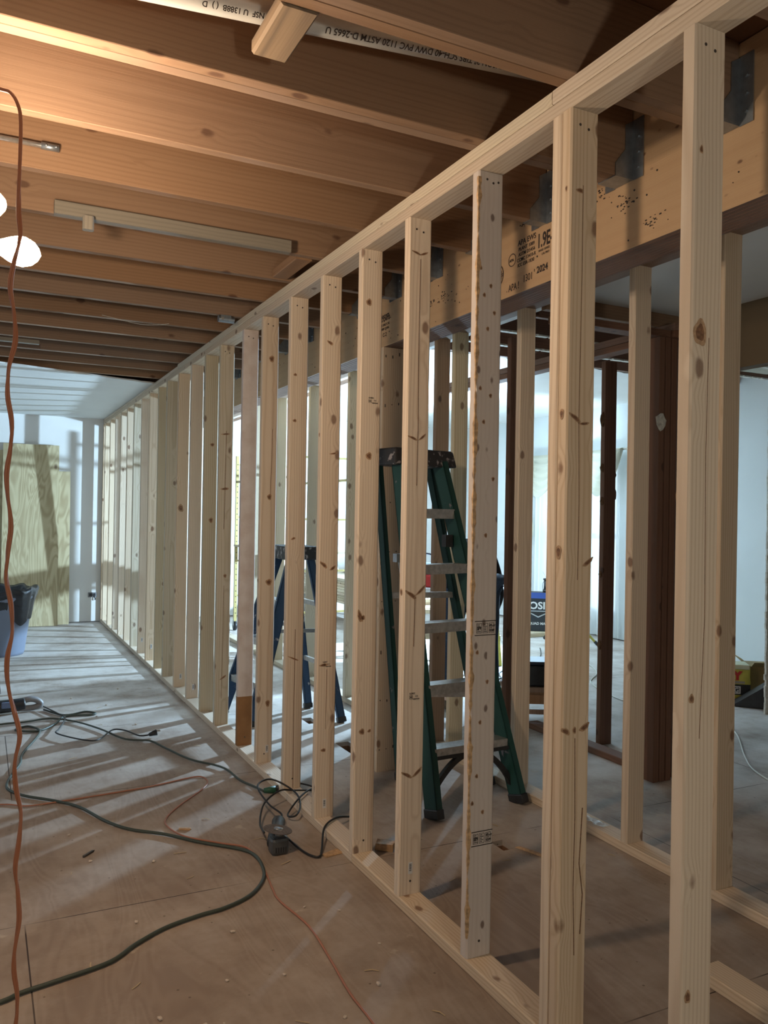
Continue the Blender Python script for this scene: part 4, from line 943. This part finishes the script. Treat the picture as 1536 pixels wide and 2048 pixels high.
# ============================================================ cords on the floor
rz = .0045
cord('orange_floor_cord', [(-.6, 4.15), (-.2, 4.15), (0.1, 4.093), (0.201, 4.028), (0.307, 4.024), (0.528, 4.043), (0.764, 4.071), (0.973, 4.128), (1.033, 4.111), (1.038, 4.028), (0.989, 3.934), (0.843, 3.761), (0.754, 3.626), (0.739, 3.526), (0.783, 3.389), (0.897, 3.265), (0.985, 3.166), (0.985, 2.966), (0.962, 2.79), (0.956, 2.69), (0.985, 2.487), (0.973, 2.28), (0.956, 2.09), (0.957, 1.946), (.95, 1.6), (.9, 1.2)], .0038, RUST, 'thin rust-orange cord snaking across the plywood floor to the bottom edge', z=.0045)
cord('green_floor_cord', [(-.4, 2.3), (-.1, 2.42), (0.069, 2.448), (0.12, 2.470), (0.225, 2.493), (0.367, 2.53), (0.453, 2.60), (0.559, 2.665), (0.678, 2.70), (0.766, 2.715), (0.872, 2.768), (0.948, 2.862), (0.982, 2.961), (0.988, 3.082), (0.952, 3.165), (0.823, 3.298), (0.71, 3.438), (0.587, 3.551), (0.505, 3.691), (0.424, 3.903), (0.329, 4.035), (0.207, 4.161), (0.142, 4.279), (0.136, 4.383), (0.166, 4.537), (0.207, 4.699), (0.227, 4.884), (0.322, 5.224), (0.339, 5.374), (0.28, 5.486), (0.21, 5.42), (0.33, 5.345), (0.439, 5.485), (0.512, 5.658), (0.664, 5.638), (0.701, 5.67), (0.642, 5.74), (0.513, 5.69), (0.40, 5.90)], .0065, GREENC, 'thick dark green extension cord curving across the near floor', z=.0078)
cord('green_floor_cord', [(-.2, 5.5), (0.128, 5.576), (0.27, 5.582), (0.418, 5.614), (0.556, 5.476), (0.676, 5.233), (0.781, 4.95), (0.906, 4.852), (0.958, 4.677), (1.038, 4.409), (1.135, 4.254), (1.173, 4.147), (1.187, 3.969), (1.225, 3.84), (1.246, 3.764)], .0055, GREENC, 'dark green cord running from the far left to the plug joint by the plate', z=.013)
cord('black_tool_cord', [(0.40, 5.93), (0.47, 5.70), (0.503, 5.552), (0.446, 5.292), (0.423, 5.205), (0.489, 5.073), (0.586, 4.954), (0.644, 4.974), (0.737, 5.145), (0.804, 5.105), (0.864, 4.955), (0.93, 4.955)], .0045, BLACKC, 'black cord winding from the saw at the left to a plug on the floor', z=.022)
pl = empty('power_plug', (.94, 4.96, 0)); tag(pl, 'black plug at the end of the saw cord on the floor', 'plug')
bm = bmesh.new(); addcyl(bm, (-.02, 0, .02), (.025, .0, .03), .010, .019, seg=12); obj('plug_body', bm, BLACK, pl, True)
bm = bmesh.new(); addbox(bm, (.022, -.008, .035), (.045, -.006, .041)); addbox(bm, (.022, .006, .035), (.045, .008, .041)); obj('prongs', bm, ALU, pl)
# saw at the left edge
sw = empty('reciprocating_saw', (.16, 5.88, 0)); tag(sw, 'black power saw lying on the floor at the left edge', 'power tool')
bm = bmesh.new(); addtube(bm, [(-.28, 0, .045), (-.1, 0, .05), (.04, .01, .055), (.12, .02, .06)], .045, seg=14, n=5, radii=lambda t: .048-.010*t); obj('motor_body', bm, BLACK, sw, True)
bm = bmesh.new(); addtube(bm, [(.08, .02, .07), (.15, .03, .085), (.20, .04, .07), (.22, .045, .04), (.17, .035, .025), (.08, .02, .03)], .020, seg=12, n=5); obj('handle', bm, SHELL, sw, True)
bm = bmesh.new(); addbox(bm, (-.02, -.05, .05), (.05, -.03, .09)); bevel_all(bm, .006); obj('blue_label', bm, plain('blue_grey_label', (.12, .18, .32), .5), sw)
bm = bmesh.new(); addbox(bm, (-.36, -.02, .03), (-.27, .02, .07)); obj('shoe', bm, STEEL, sw)
bm = bmesh.new(); addbox(bm, (-.45, -.001, .048), (-.34, .001, .06)); obj('blade', bm, STEEL, sw)

# ============================================================ bin with black bag
bn = empty('trash_bin', (.165, 8.35, 0)); tag(bn, 'blue-grey plastic bin lined with a black bag at the left edge', 'bin')
bm = bmesh.new(); lathe(bm, [(.001, .215), (.03, .225), (.50, .285), (.53, .30), (.545, .30)], Matrix.Identity(4), 40); obj('bin_body', bm, BINM, bn, True)
bm = bmesh.new(); seg = 60; prof = [(.37, .278), (.40, .284), (.46, .292), (.54, .31), (.60, .325), (.625, .31), (.60, .27), (.50, .22)]
rr = []
for j, (z, r_) in enumerate(prof):
    ring_ = []
    for k in range(seg):
        a = 2*math.pi*k/seg; w = math.sin(a*7+1)*.012+math.sin(a*17)*.006; dz = (.075*math.sin(a*3+.6)+.03*math.sin(a*8)) if j < 3 else .012*math.sin(a*9)
        ring_.append(bm.verts.new(((r_+w+random.uniform(0, .005))*math.cos(a), (r_+w)*math.sin(a), z+dz)))
    rr.append(ring_)
for A, B in zip(rr, rr[1:]):
    for k in range(seg): bm.faces.new((A[k], A[(k+1) % seg], B[(k+1) % seg], B[k]))
obj('bag_liner', bm, BAGM, bn, True)

# ============================================================ plywood sheets leaning, outlet
def sheet(x0, x1, zt, yb, yt, th, lab):
    bm = bmesh.new(); addbox(bm, (-(x1-x0)/2, -th/2, 0), ((x1-x0)/2, th/2, math.hypot(zt, yt-yb)))
    o = obj('plywood_sheet', bm, PLY); o.location = ((x0+x1)/2, yb, .004); o.rotation_euler = (-math.atan2(yt-yb, zt), 0, 0)
    return tag(o, lab, 'plywood sheet')
sheet(-.10, .275, 2.02, 10.20, 10.31, .012, 'leftmost plywood sheet leaning on the far wall, mostly hidden behind the bin')
sheet(.215, .815, 2.10, 10.13, 10.30, .018, 'tallest plywood sheet leaning on the far wall, dark knots on it')
sheet(.40, .945, 1.80, 10.20, 10.325, .015, 'shorter plywood sheet leaning behind the tall one, its right edge showing')
ol = empty('wall_outlet', (1.22, YF-.001, .33)); tag(ol, 'black electrical box hole in the far wall near the corner', 'outlet')
bm = bmesh.new(); addbox(bm, (-.05, -.006, -.03), (.05, 0, .03)); bevel_all(bm, .003, 1); obj('box', bm, SHELL, ol)
bm = bmesh.new(); addbox(bm, (-.035, -.010, -.018), (-.004, -.004, .018)); addbox(bm, (.004, -.010, -.018), (.035, -.004, .018)); obj('receptacle', bm, BLACK, ol)
bm = bmesh.new(); addtube(bm, [(.02, -.008, -.02), (.03, -.02, -.045), (.028, -.015, -.06)], .006, seg=6); obj('loose_wire', bm, BLACK, ol)

# ============================================================ right room things
# OSI-lettered box with light and radio on top
ob = empty('lettered_box', (5.80, 7.62, .052), R(-35)); tag(ob, 'black cardboard box with white OSI lettering and blue top band near the curtains', 'box')
bm = bmesh.new(); addbox(bm, (-.15, -.10, 0), (.15, .10, .44)); bevel_all(bm, .004, 1); obj('carton', bm, plain('black_card', (.02, .024, .032), .6), ob)
bm = bmesh.new(); addbox(bm, (-.151, -.102, .375), (.151, -.1, .441)); obj('blue_band', bm, plain('blue_card', (.04, .09, .35), .6), ob)
t_ = text('printed_name', 'OSI', .115, (-.115, -.1025, .255), (1, 0, 0), (0, 0, 1), WHITE, None, 'LEFT', 1.05, .0006, .003); t_.parent = ob
bm = bmesh.new(); P = [(-.12, .235), (.10, .235), (.10, .21), (-.01, .155), (-.12, .21)]
f = bm.faces.new([bm.verts.new((x, -.1022, z)) for x, z in P]); obj('shield_mark', bm, plain('grey_card_print', (.42, .44, .46), .6), ob)
bm = bmesh.new(); P = [(-.10, .225), (.08, .225), (.08, .213), (-.01, .170), (-.10, .213)]
bm.faces.new([bm.verts.new((x, -.1030, z)) for x, z in P]); obj('shield_inner', bm, BLACK, ob)
t_ = text('printed_line', 'QUAD MAX', .040, (-.115, -.1025, .075), (1, 0, 0), (0, 0, 1), WHITE, None, 'LEFT', 1.0, .0006, .001); t_.parent = ob
board('wood_plank', (5.50, 7.45, .002), (6.1, 7.80, .05), 'X', PINEG, 'short pale planks on the floor under the lettered box', 'plank', bev=.004)
rd = empty('work_radio', (5.86, 7.56, .4935)); tag(rd, 'small dark lantern standing on the lettered box', 'lantern')
bm = bmesh.new(); addcyl(bm, (0, 0, 0), (0, 0, .03), .045, seg=16); addcyl(bm, (0, 0, .03), (0, 0, .14), .032, seg=16); addcyl(bm, (0, 0, .14), (0, 0, .16), .04, seg=16); obj('body', bm, BLACK, rd, True)
bm = bmesh.new(); addtube(bm, [(-.03, 0, .14), (-.055, 0, .10), (-.055, 0, .05), (-.03, 0, .02)], .004, seg=6); obj('handle', bm, STEEL, rd)
bm = bmesh.new(); addcyl(bm, (0, 0, .16), (-.06, 0, .24), .002, seg=6); obj('antenna', bm, STEEL, rd)
# wooden stool with black case
st = empty('wooden_stool', (3.33, 4.46, 0), R(-30)); tag(st, 'low reddish wooden stool under the black tool case', 'stool')
bm = bmesh.new(); addbox(bm, (-.19, -.13, .205), (.19, .13, .235)); obj('seat', bm, ORPOST, st)
for sx_ in (-1, 1):
    for sy_ in (-1, 1):
        bm = bmesh.new(); addbar(bm, (sx_*.16, sy_*.10, .003), (sx_*.16, sy_*.10, .205), .035, .035, up=(0, 1, 0)); obj('leg', bm, ORPOST, st)
bm = bmesh.new(); addbox(bm, (-.18, -.135, .13), (.18, -.117, .19)); addbox(bm, (-.18, .117, .13), (.18, .135, .19)); obj('apron', bm, ORPOST, st)
bm = bmesh.new(); addbox(bm, (-.18, -.125, .06), (.18, -.112, .09)); obj('stretcher', bm, ORPOST, st)
cs = empty('tool_case', (3.32, 4.47, .2365), R(-30)); tag(cs, 'black tool case standing on the low wooden stool', 'tool case')
bm = bmesh.new(); addbox(bm, (-.16, -.11, 0), (.16, .11, .14)); bevel_all(bm, .012); obj('case_body', bm, BLACK, cs)
bm = bmesh.new(); addbox(bm, (-.162, -.112, .142), (.162, .112, .165)); bevel_all(bm, .008); obj('lid', bm, plain('dark_blue_plastic', (.02, .03, .05), .4), cs)
bm = bmesh.new(); addtube(bm, [(-.06, 0, .16), (-.05, 0, .24), (-.10, 0, .245), (-.12, 0, .16)], .012, seg=8); obj('handle', bm, BLACK, cs, True)
# yellow bags, box, dust pan
yb = empty('yellow_bag', (5.16, 4.47, 0), R(-38)); tag(yb, 'yellow and black paper bag with red lettering on the floor at the right', 'bag')
bm = bmesh.new(); addbox(bm, (-.19, -.07, 0), (.19, .07, .25)); bmesh.ops.subdivide_edges(bm, edges=bm.edges[:], cuts=5, use_grid_fill=True)
for v in bm.verts:
    k = 1+.14*math.sin(math.pi*min(1, v.co.z/.25)); v.co.y *= k; v.co.x += .004*math.sin(v.co.z*60); v.co.y += random.uniform(-.003, .003)
obj('paper_body', bm, YELL, yb, True)
bm = bmesh.new(); addbox(bm, (-.191, -.086, .03), (.191, -.076, .11)); obj('black_band', bm, BLACK, yb)
bm = bmesh.new(); addbox(bm, (-.185, -.10, .225), (.185, .075, .262)); bevel_all(bm, .01); obj('pale_top', bm, plain('pale_yellow_paper', (.60, .60, .42), .6), yb)
t_ = text('red_lettering', 'KY', .085, (.015, -.090, .148), (1, 0, 0), (0, 0, 1), RED, None, 'LEFT', 1.0, .001, .006); t_.parent = yb
bm = bmesh.new(); addbox(bm, (.0, -.0885, .118), (.15, -.082, .134)); obj('grey_band', bm, plain('grey_pink_print', (.35, .30, .27), .6), yb)
bm = bmesh.new()
for lo, hi in (((.03, .04), (.12, .048)), ((.03, .088), (.12, .096)), ((.03, .04), (.038, .096)), ((.112, .04), (.12, .096))): addbox(bm, (lo[0], -.090, lo[1]), (hi[0], -.0865, hi[1]))
t2 = text('white_lettering', 'TG', .045, (.048, -.0885, .052), (1, 0, 0), (0, 0, 1), WHITE, None, 'LEFT', 1.0, .001, .001); t2.parent = yb
obj('white_frame', bm, WHITE, yb)
cb = empty('cardboard_box', (5.62, 4.42, 0), R(-35)); tag(cb, 'open cardboard box behind the yellow bag', 'box')
bm = bmesh.new(); addbox(bm, (-.17, -.13, 0), (.17, .13, .22)); bm.faces.ensure_lookup_table(); obj('carton', bm, CARD, cb)
bm = bmesh.new(); addbar(bm, (-.17, -.13, .222), (-.17, .13, .222), .004, .004); addbar(bm, (-.17, 0, .22), (-.24, 0, .28), .26, .003, up=(1, 0, 1)); addbar(bm, (.0, -.13, .22), (.0, -.20, .26), .32, .003, up=(0, 1, 1)); obj('flap', bm, CARD, cb)
dp = empty('dust_pan', (5.12, 4.10, 0), R(-50)); tag(dp, 'black dust pan standing on the floor beside the yellow bag', 'dust pan')
bm = bmesh.new(); P = [(-.17, 0), (.17, 0), (.17, .20), (.12, .22)]
for s_ in (-.09, .09):
    bm.faces.new([bm.verts.new((x, s_, z+.004)) for x, z in P])
addbar(bm, (-.17, 0, .006), (.17, 0, .006), .18, .005); addbar(bm, (.17, 0, .006), (.17, 0, .20), .18, .005, up=(1, 0, 0)); addbar(bm, (-.17, 0, .01), (.12, 0, .222), .18, .004, up=(0, 0, 1)); obj('pan', bm, BLACK, dp)
bm = bmesh.new(); addcyl(bm, (.16, 0, .18), (.30, 0, .55), .012, seg=10); obj('handle', bm, BLACK, dp)
# white cord on the right room floor
cord('white_cord', [(3.6, 2.6), (3.75, 3.0), (3.95, 3.25), (4.3, 3.6), (4.5, 3.9), (4.45, 4.2), (4.3, 4.6), (4.5, 5.2), (4.9, 5.6), (5.3, 6.4)], .005, plain('white_cable', (.55, .53, .47), .5), 'off-white cable lying across the right room floor', z=.006)
cord('floor_cable', [(3.9, 5.6), (4.1, 5.9), (4.5, 6.0), (4.9, 6.4), (5.2, 6.8)], .0045, BLACKC, 'dark cable on the floor between the rough stud and the work light', z=.006)

# lumber stack along the far part of the right room
G3 = 'pale boards stacked along the far wall side'
for tr, yy in enumerate((8.15, 9.85)):
    b1 = empty('sawhorse', (4.18, yy, 0)); tag(b1, f"wooden sawhorse under the {'near' if tr == 0 else 'far'} end of the pale board stack", 'sawhorse', 'sawhorses under the board stack')
    bm = bmesh.new(); addbox(bm, (-.40, -.02, .20), (.40, .02, .285)); obj('rail', bm, PINEG, b1)
    for sx_ in (-1, 1):
        for sy_ in (-1, 1):
            bm = bmesh.new(); addbar(bm, (sx_*.36, sy_*.12, .004), (sx_*.32, sy_*.02, .28), .035, .03, up=(0, 1, 0)); obj('leg', bm, PINEG, b1)
z = .287; k = 0
names = ['lowest', 'second from bottom', 'third from bottom', 'fourth from bottom', 'fifth from bottom', 'sixth from bottom', 'seventh from bottom', 'eighth from bottom', 'topmost']
for j in range(9):
    th = .034
    y0 = 7.66+random.uniform(-.06, .06)
    board('stacked_board', (3.86+random.uniform(-.015, .015), y0, z), (4.50, y0+2.58, z+th-.002), 'Y', PINEG if j % 3 else PINE, f"pale board in the stack beyond the second wall, {names[j]} in the pile", 'board', G3, bev=.003); z += th
rl = empty('paper_roll', (4.33, 9.55, z+.001)); tag(rl, 'white rounded roll lying on top of the board stack', 'roll')
bm = bmesh.new(); addcyl(bm, (-.02, -.3, .10), (-.02, .3, .10), .10, seg=28); obj('roll_body', bm, WHITE, rl, True)
bm = bmesh.new(); addcyl(bm, (-.02, -.301, .10), (-.02, -.300, .10), .03, seg=20); obj('core', bm, CARD, rl)

sc = empty('scaffold', (2.63, 7.35, 0)); tag(sc, 'yellow rolling scaffold with perforated posts beyond the second wall, near the far wall', 'scaffold')
for ix, xx in enumerate((0, .72)):
    for iy, yy in enumerate((0, 1.76)):
        bm = bmesh.new(); addbox(bm, (xx-.016, yy-.016, .10), (xx+.016, yy+.016, 2.0)); ps = obj('post', bm, OCHRE, sc)
        bm = bmesh.new()
        for k in range(28): addcyl(bm, (xx, yy-.0168, .2+k*.063), (xx, yy-.0158, .2+k*.063), .006, seg=8)
        obj('post_holes', bm, BLACK, ps)
        bm = bmesh.new(); addcyl(bm, (xx-.014, yy, .055), (xx+.014, yy, .055), .054, seg=20); obj('caster', bm, BLACK, sc, True)
        bm = bmesh.new(); addbox(bm, (xx-.020, yy-.016, .056), (xx-.0145, yy+.016, .115)); addbox(bm, (xx+.0145, yy-.016, .056), (xx+.020, yy+.016, .115)); obj('caster_fork', bm, STEEL, sc)
    bm = bmesh.new(); addbox(bm, (xx-.010, .016, 1.69), (xx+.010, 1.744, 1.715)); obj('side_rail', bm, OCHRE, sc)
for yy in (0, 1.76):
    for z in (.40, .80, 1.30, 1.90):
        bm = bmesh.new(); addbox(bm, (.016, yy-.008, z-.010), (.704, yy+.008, z+.010)); obj('rung', bm, OCHRE, sc)
bm = bmesh.new(); addbox(bm, (-.02, -.03, .962), (.74, 1.79, .985)); obj('platform', bm, PINEG, sc)
# work table with tools beyond the ladder
wt = empty('work_table', (3.95, 6.62, 0), R(-30)); tag(wt, 'folding work table with pale top seen between the studs behind the green ladder', 'table')
bm = bmesh.new(); addbox(bm, (-.55, -.30, .66), (.55, .30, .69)); obj('tabletop', bm, WHITE, wt)
for sx_ in (-1, 1):
    for sy_ in (-1, 1):
        bm = bmesh.new(); addbar(bm, (sx_*.50, sy_*.27, .003), (sx_*.44, sy_*.22, .66), .03, .03, up=(0, 1, 0)); obj('leg', bm, YPIPE, wt)
bm = bmesh.new(); addbox(bm, (-.5, -.24, .22), (.5, -.21, .27)); addbox(bm, (-.5, .21, .40), (.5, .24, .44)); obj('stretcher', bm, PINEG, wt)
tb = empty('tool_bag', (3.72, 6.66, .6905), R(-30)); tag(tb, 'blue, white and red tool bag on the pale work table', 'bag')
bm = bmesh.new(); addbox(bm, (-.20, -.11, 0), (.20, .11, .12)); bevel_all(bm, .02); obj('bag_base', bm, RED, tb)
bm = bmesh.new(); addbox(bm, (-.19, -.10, .121), (.19, .10, .22)); bevel_all(bm, .02); obj('bag_top', bm, plain('blue_cloth', (.10, .20, .52), .8, noise=.5, nscale=40), tb)
bm = bmesh.new(); addtube(bm, [(-.12, 0, .21), (-.08, 0, .30), (.08, 0, .30), (.12, 0, .21)], .008, seg=8); obj('handle', bm, BLACK, tb, True)
ms = empty('mitre_saw', (4.12, 6.55, .6905), R(-30)); tag(ms, 'small dark chop saw at the right end of the pale work table', 'saw')
bm = bmesh.new(); addbox(bm, (-.15, -.12, 0), (.15, .12, .05)); bevel_all(bm, .008); obj('base', bm, SHELL, ms)
bm = bmesh.new(); addcyl(bm, (-.01, .0, .16), (.01, 0, .16), .11, seg=28); obj('saw_blade', bm, STEEL, ms)
bm = bmesh.new(); addtube(bm, [(.05, .0, .05), (.08, .05, .18), (.03, -.02, .30), (.02, -.14, .30)], .022, seg=10); obj('arm', bm, BLACK, ms, True)
cord('air_hose', [(4.62+.10*math.cos(a), 6.05+.12*math.sin(a), .008+.004*a) for a in [i*.5 for i in range(26)]]+[(4.4, 5.9, .008), (4.0, 5.7, .008), (3.7, 5.5, .008)], .006, BLACKC, 'dark air hose coiled on the floor and trailing left behind the green ladder', 'hose')

# ============================================================ bending person behind the studs
pe = empty('person', (3.06, 4.78, 0), R(62)); tag(pe, 'person in black shirt and dark jeans bending forward, seen between two studs', 'person')
def skin(name, joints, edges, mat, parent, root=0, sub=2):
    me = bpy.data.meshes.new(name); me.from_pydata([j[:3] for j in joints], edges, []); me.materials.append(mat)
    o = bpy.data.objects.new(name, me); COL.objects.link(o); o.parent = parent
    md = o.modifiers.new('skin', 'SKIN'); md.use_smooth_shade = True
    for i, j in enumerate(joints):
        sv = me.skin_vertices[0].data[i]; r = j[3]; sv.radius = r if isinstance(r, tuple) else (r, r); sv.use_root = (i == root)
    s = o.modifiers.new('sub', 'SUBSURF'); s.levels = sub; s.render_levels = sub
    return o
body = [(0, 0, .93, (.13, .15)), (.10, 0, 1.02, (.12, .13)), (.24, 0, 1.07, (.13, .14)), (.38, 0, 1.06, (.13, .12)), (.47, 0, 1.03, .06), (.53, 0, 1.01, .055), (.60, 0, .99, (.085, .075)), (.66, 0, .94, (.075, .07)), (.70, 0, .90, .045)]
ed = [(i, i+1) for i in range(8)]
def add(lst, par):
    i0 = len(body)
    for k, j in enumerate(lst): body.append(j); ed.append((par if k == 0 else len(body)-2, len(body)-1))
    return i0
for s_ in (-1, 1):
    add([(.02, s_*.10, .86, .09), (.05, s_*.12, .66, .075), (.08, s_*.13, .48, .055), (.04, s_*.14, .28, .052), (-.02, s_*.145, .10, .036), (.02, s_*.148, .055, .036), (.12, s_*.16, .035, .034), (.19, s_*.165, .03, .026)], 0)
    a = add([(.36, s_*.16, 1.03, .052), (.37, s_*.20, .90, .044), (.37, s_*.22, .76, .036), (.42, s_*.19, .64, .028), (.46, s_*.16, .54, .022), (.475, s_*.15, .50, (.018, .034)), (.49, s_*.145, .45, (.014, .034))], 3)
    palm = a+6
    for f_ in range(4):
        y_ = s_*(.145+(.5-f_/3)*.055); l = (.9, 1.05, 1.0, .8)[f_]
        add([(.495, y_, .425, .0095), (.500, y_, .425-.032*l, .009), (.492, y_, .425-.056*l, .0085), (.478, y_, .425-.072*l, .0075)], palm)
    add([(.50, s_*.112, .475, .011), (.515, s_*.100, .450, .0095), (.520, s_*.098, .425, .0085)], a+5)
skin('body', body, ed, SKIN, pe)
sh = [(0.01, 0, .97, (.145, .165)), (.10, 0, 1.03, (.135, .148)), (.24, 0, 1.08, (.145, .16)), (.38, 0, 1.07, (.145, .14)), (.45, 0, 1.045, .08)]
se = [(0, 1), (1, 2), (2, 3), (3, 4)]
for s_ in (-1, 1):
    n0 = len(sh); sh += [(.36, s_*.165, 1.03, .066), (.37, s_*.205, .90, .058), (.37, s_*.225, .76, .050), (.415, s_*.195, .65, .042)]; se += [(3, n0), (n0, n0+1), (n0+1, n0+2), (n0+2, n0+3)]
skin('shirt', sh, se, SHIRT, pe)
je = [(0, 0, .94, (.15, .17))]; jed = []
for s_ in (-1, 1):
    n0 = len(je); je += [(.02, s_*.10, .84, .105), (.05, s_*.12, .66, .090), (.08, s_*.13, .48, .072), (.04, s_*.14, .28, .068), (-.015, s_*.145, .09, .060)]; jed += [(0, n0), (n0, n0+1), (n0+1, n0+2), (n0+2, n0+3), (n0+3, n0+4)]
skin('jeans', je, jed, JEANS, pe)
for s_ in (-1, 1): skin('boot', [(-.03, s_*.145, .085, .05), (-.02, s_*.146, .045, .045), (.10, s_*.158, .042, .045), (.20, s_*.166, .034, .034)], [(0, 1), (1, 2), (2, 3)], BOOT, pe)
skin('hair', [(.585, 0, 1.045, .07), (.63, 0, 1.02, .06), (.55, 0, 1.035, .055)], [(0, 1), (0, 2)], HAIR, pe)
bm = bmesh.new()
for s_ in (-1, 1): bmesh.ops.create_uvsphere(bm, u_segments=12, v_segments=8, radius=.010, matrix=Matrix.Translation((.715, s_*.03, .955)))
obj('eyes', bm, WHITE, pe, True)
bm = bmesh.new(); bmesh.ops.create_icosphere(bm, subdivisions=2, radius=1, matrix=Matrix.Translation((.735, 0, .93)) @ Matrix.Diagonal((.016, .012, .022, 1))); obj('nose', bm, SKIN, pe, True)
bm = bmesh.new()
for s_ in (-1, 1): bmesh.ops.create_icosphere(bm, subdivisions=2, radius=1, matrix=Matrix.Translation((.62, s_*.083, .965)) @ Matrix.Diagonal((.016, .008, .028, 1)))
obj('ears', bm, SKIN, pe, True)
bm = bmesh.new(); addbox(bm, (.724, -.022, .893), (.730, .022, .899)); obj('mouth', bm, RED, pe)

# ============================================================ debris on the floor
def chip(name, x, y, s, h, rz_, mat, label, cat, group=None):
    bm = bmesh.new(); addbox(bm, (-s[0]/2, -s[1]/2, 0), (s[0]/2, s[1]/2, h))
    for v in bm.verts: v.co += Vector((random.uniform(-1, 1)*s[0]*.06, random.uniform(-1, 1)*s[1]*.15, random.uniform(0, .3)*h))
    zmin = min(v.co.z for v in bm.verts)
    o = obj(name, bm, mat); o.location = (x, y, .0006-zmin); o.rotation_euler = (0, 0, rz_); return tag(o, label, cat, group)
OFFC = plain('fresh_offcut', (.45, .28, .15), .8, noise=.25, nscale=80)
chip('wood_offcut', 1.275, 2.985, (.075, .035), .007, .2, OFFC, 'small flat orange-brown offcut beside the base plate joint', 'wood offcut')
o = chip('wood_block', 1.49, 2.94, (.07, .045), .030, -.7, OFFC, 'small broken wood block behind the base plate between the fourth and fifth studs', 'wood block')
chip('wood_sliver', 2.02, 2.66, (.16, .014), .008, 1.9, OFFC, 'long wood sliver beside the floor opening', 'wood sliver')
chip('wood_sliver', .80, 3.47, (.05, .010), .008, -.5, OFFC, 'short brown wood sliver right of the orange cord bend', 'wood sliver')
chip('wood_sliver', .40, 3.37, (.06, .008), .007, .8, NAIL, 'dark bent nail-like sliver on the near floor left of the cords', 'sliver')
DUST = plain('plaster_crumb', (.55, .46, .38), .9)
pos = [(.36, 2.0), (.42, 1.99), (.55, 2.12), (.60, 2.11), (.63, 2.02), (.58, 1.98), (.45, 2.2), (.66, 2.3), (.82, 2.26), (1.02, 2.62), (1.12, 2.55), (.9, 2.0), (1.05, 2.1), (1.15, 2.30), (.75, 2.56), (.48, 2.75), (.62, 3.2), (.4, 3.3), (.35, 3.6), (.7, 5.6), (.8, 5.9), (.9, 5.3), (.6, 6.2), (.95, 6.4)]
proto = None
for i, (x, y) in enumerate(pos):
    if proto is None:
        bm = bmesh.new(); bmesh.ops.create_icosphere(bm, subdivisions=1, radius=.007, matrix=Matrix.Diagonal((1.3, 1, .6, 1)))
        for v in bm.verts: v.co += Vector((random.uniform(-1, 1), random.uniform(-1, 1), random.uniform(-1, 1)))*.0012
        proto = obj('plaster_crumb', bm, DUST); o = proto
    else:
        o = proto.copy(); COL.objects.link(o)
    s_ = random.uniform(.5, 1.1); o.scale = (s_, s_, s_); o.location = (x, y, .004*s_); o.rotation_euler = (0, 0, random.random()*6)
    tag(o, 'tiny pale crumb of plaster or wood on the plywood floor of the left room', 'crumb', 'pale crumbs on the left room floor')
proto = None
for i in range(34):
    x = random.uniform(.2, 1.25); y = random.choice((random.uniform(1.8, 3.4), random.uniform(3.4, 6.5)))
    if i > 22: x = random.uniform(1.5, 2.3); y = random.uniform(1.9, 4.6)
    if proto is None:
        bm = bmesh.new(); addbar(bm, (-.018, 0, .001), (0, .002, .003), .003, .0012); addbar(bm, (0, .002, .003), (.016, -.002, .001), .0025, .0012)
        proto = obj('wood_shaving', bm, plain('shaving', (.50, .37, .22), .85)); o = proto
    else:
        o = proto.copy(); COL.objects.link(o)
    o.location = (x, y, .0012); o.rotation_euler = (0, 0, random.random()*6); s_ = random.uniform(.6, 1.5); o.scale = (s_, s_, 1)
    tag(o, 'thin wood shaving lying on the dusty plywood floor around the new wall', 'wood shaving', 'wood shavings on the floor')
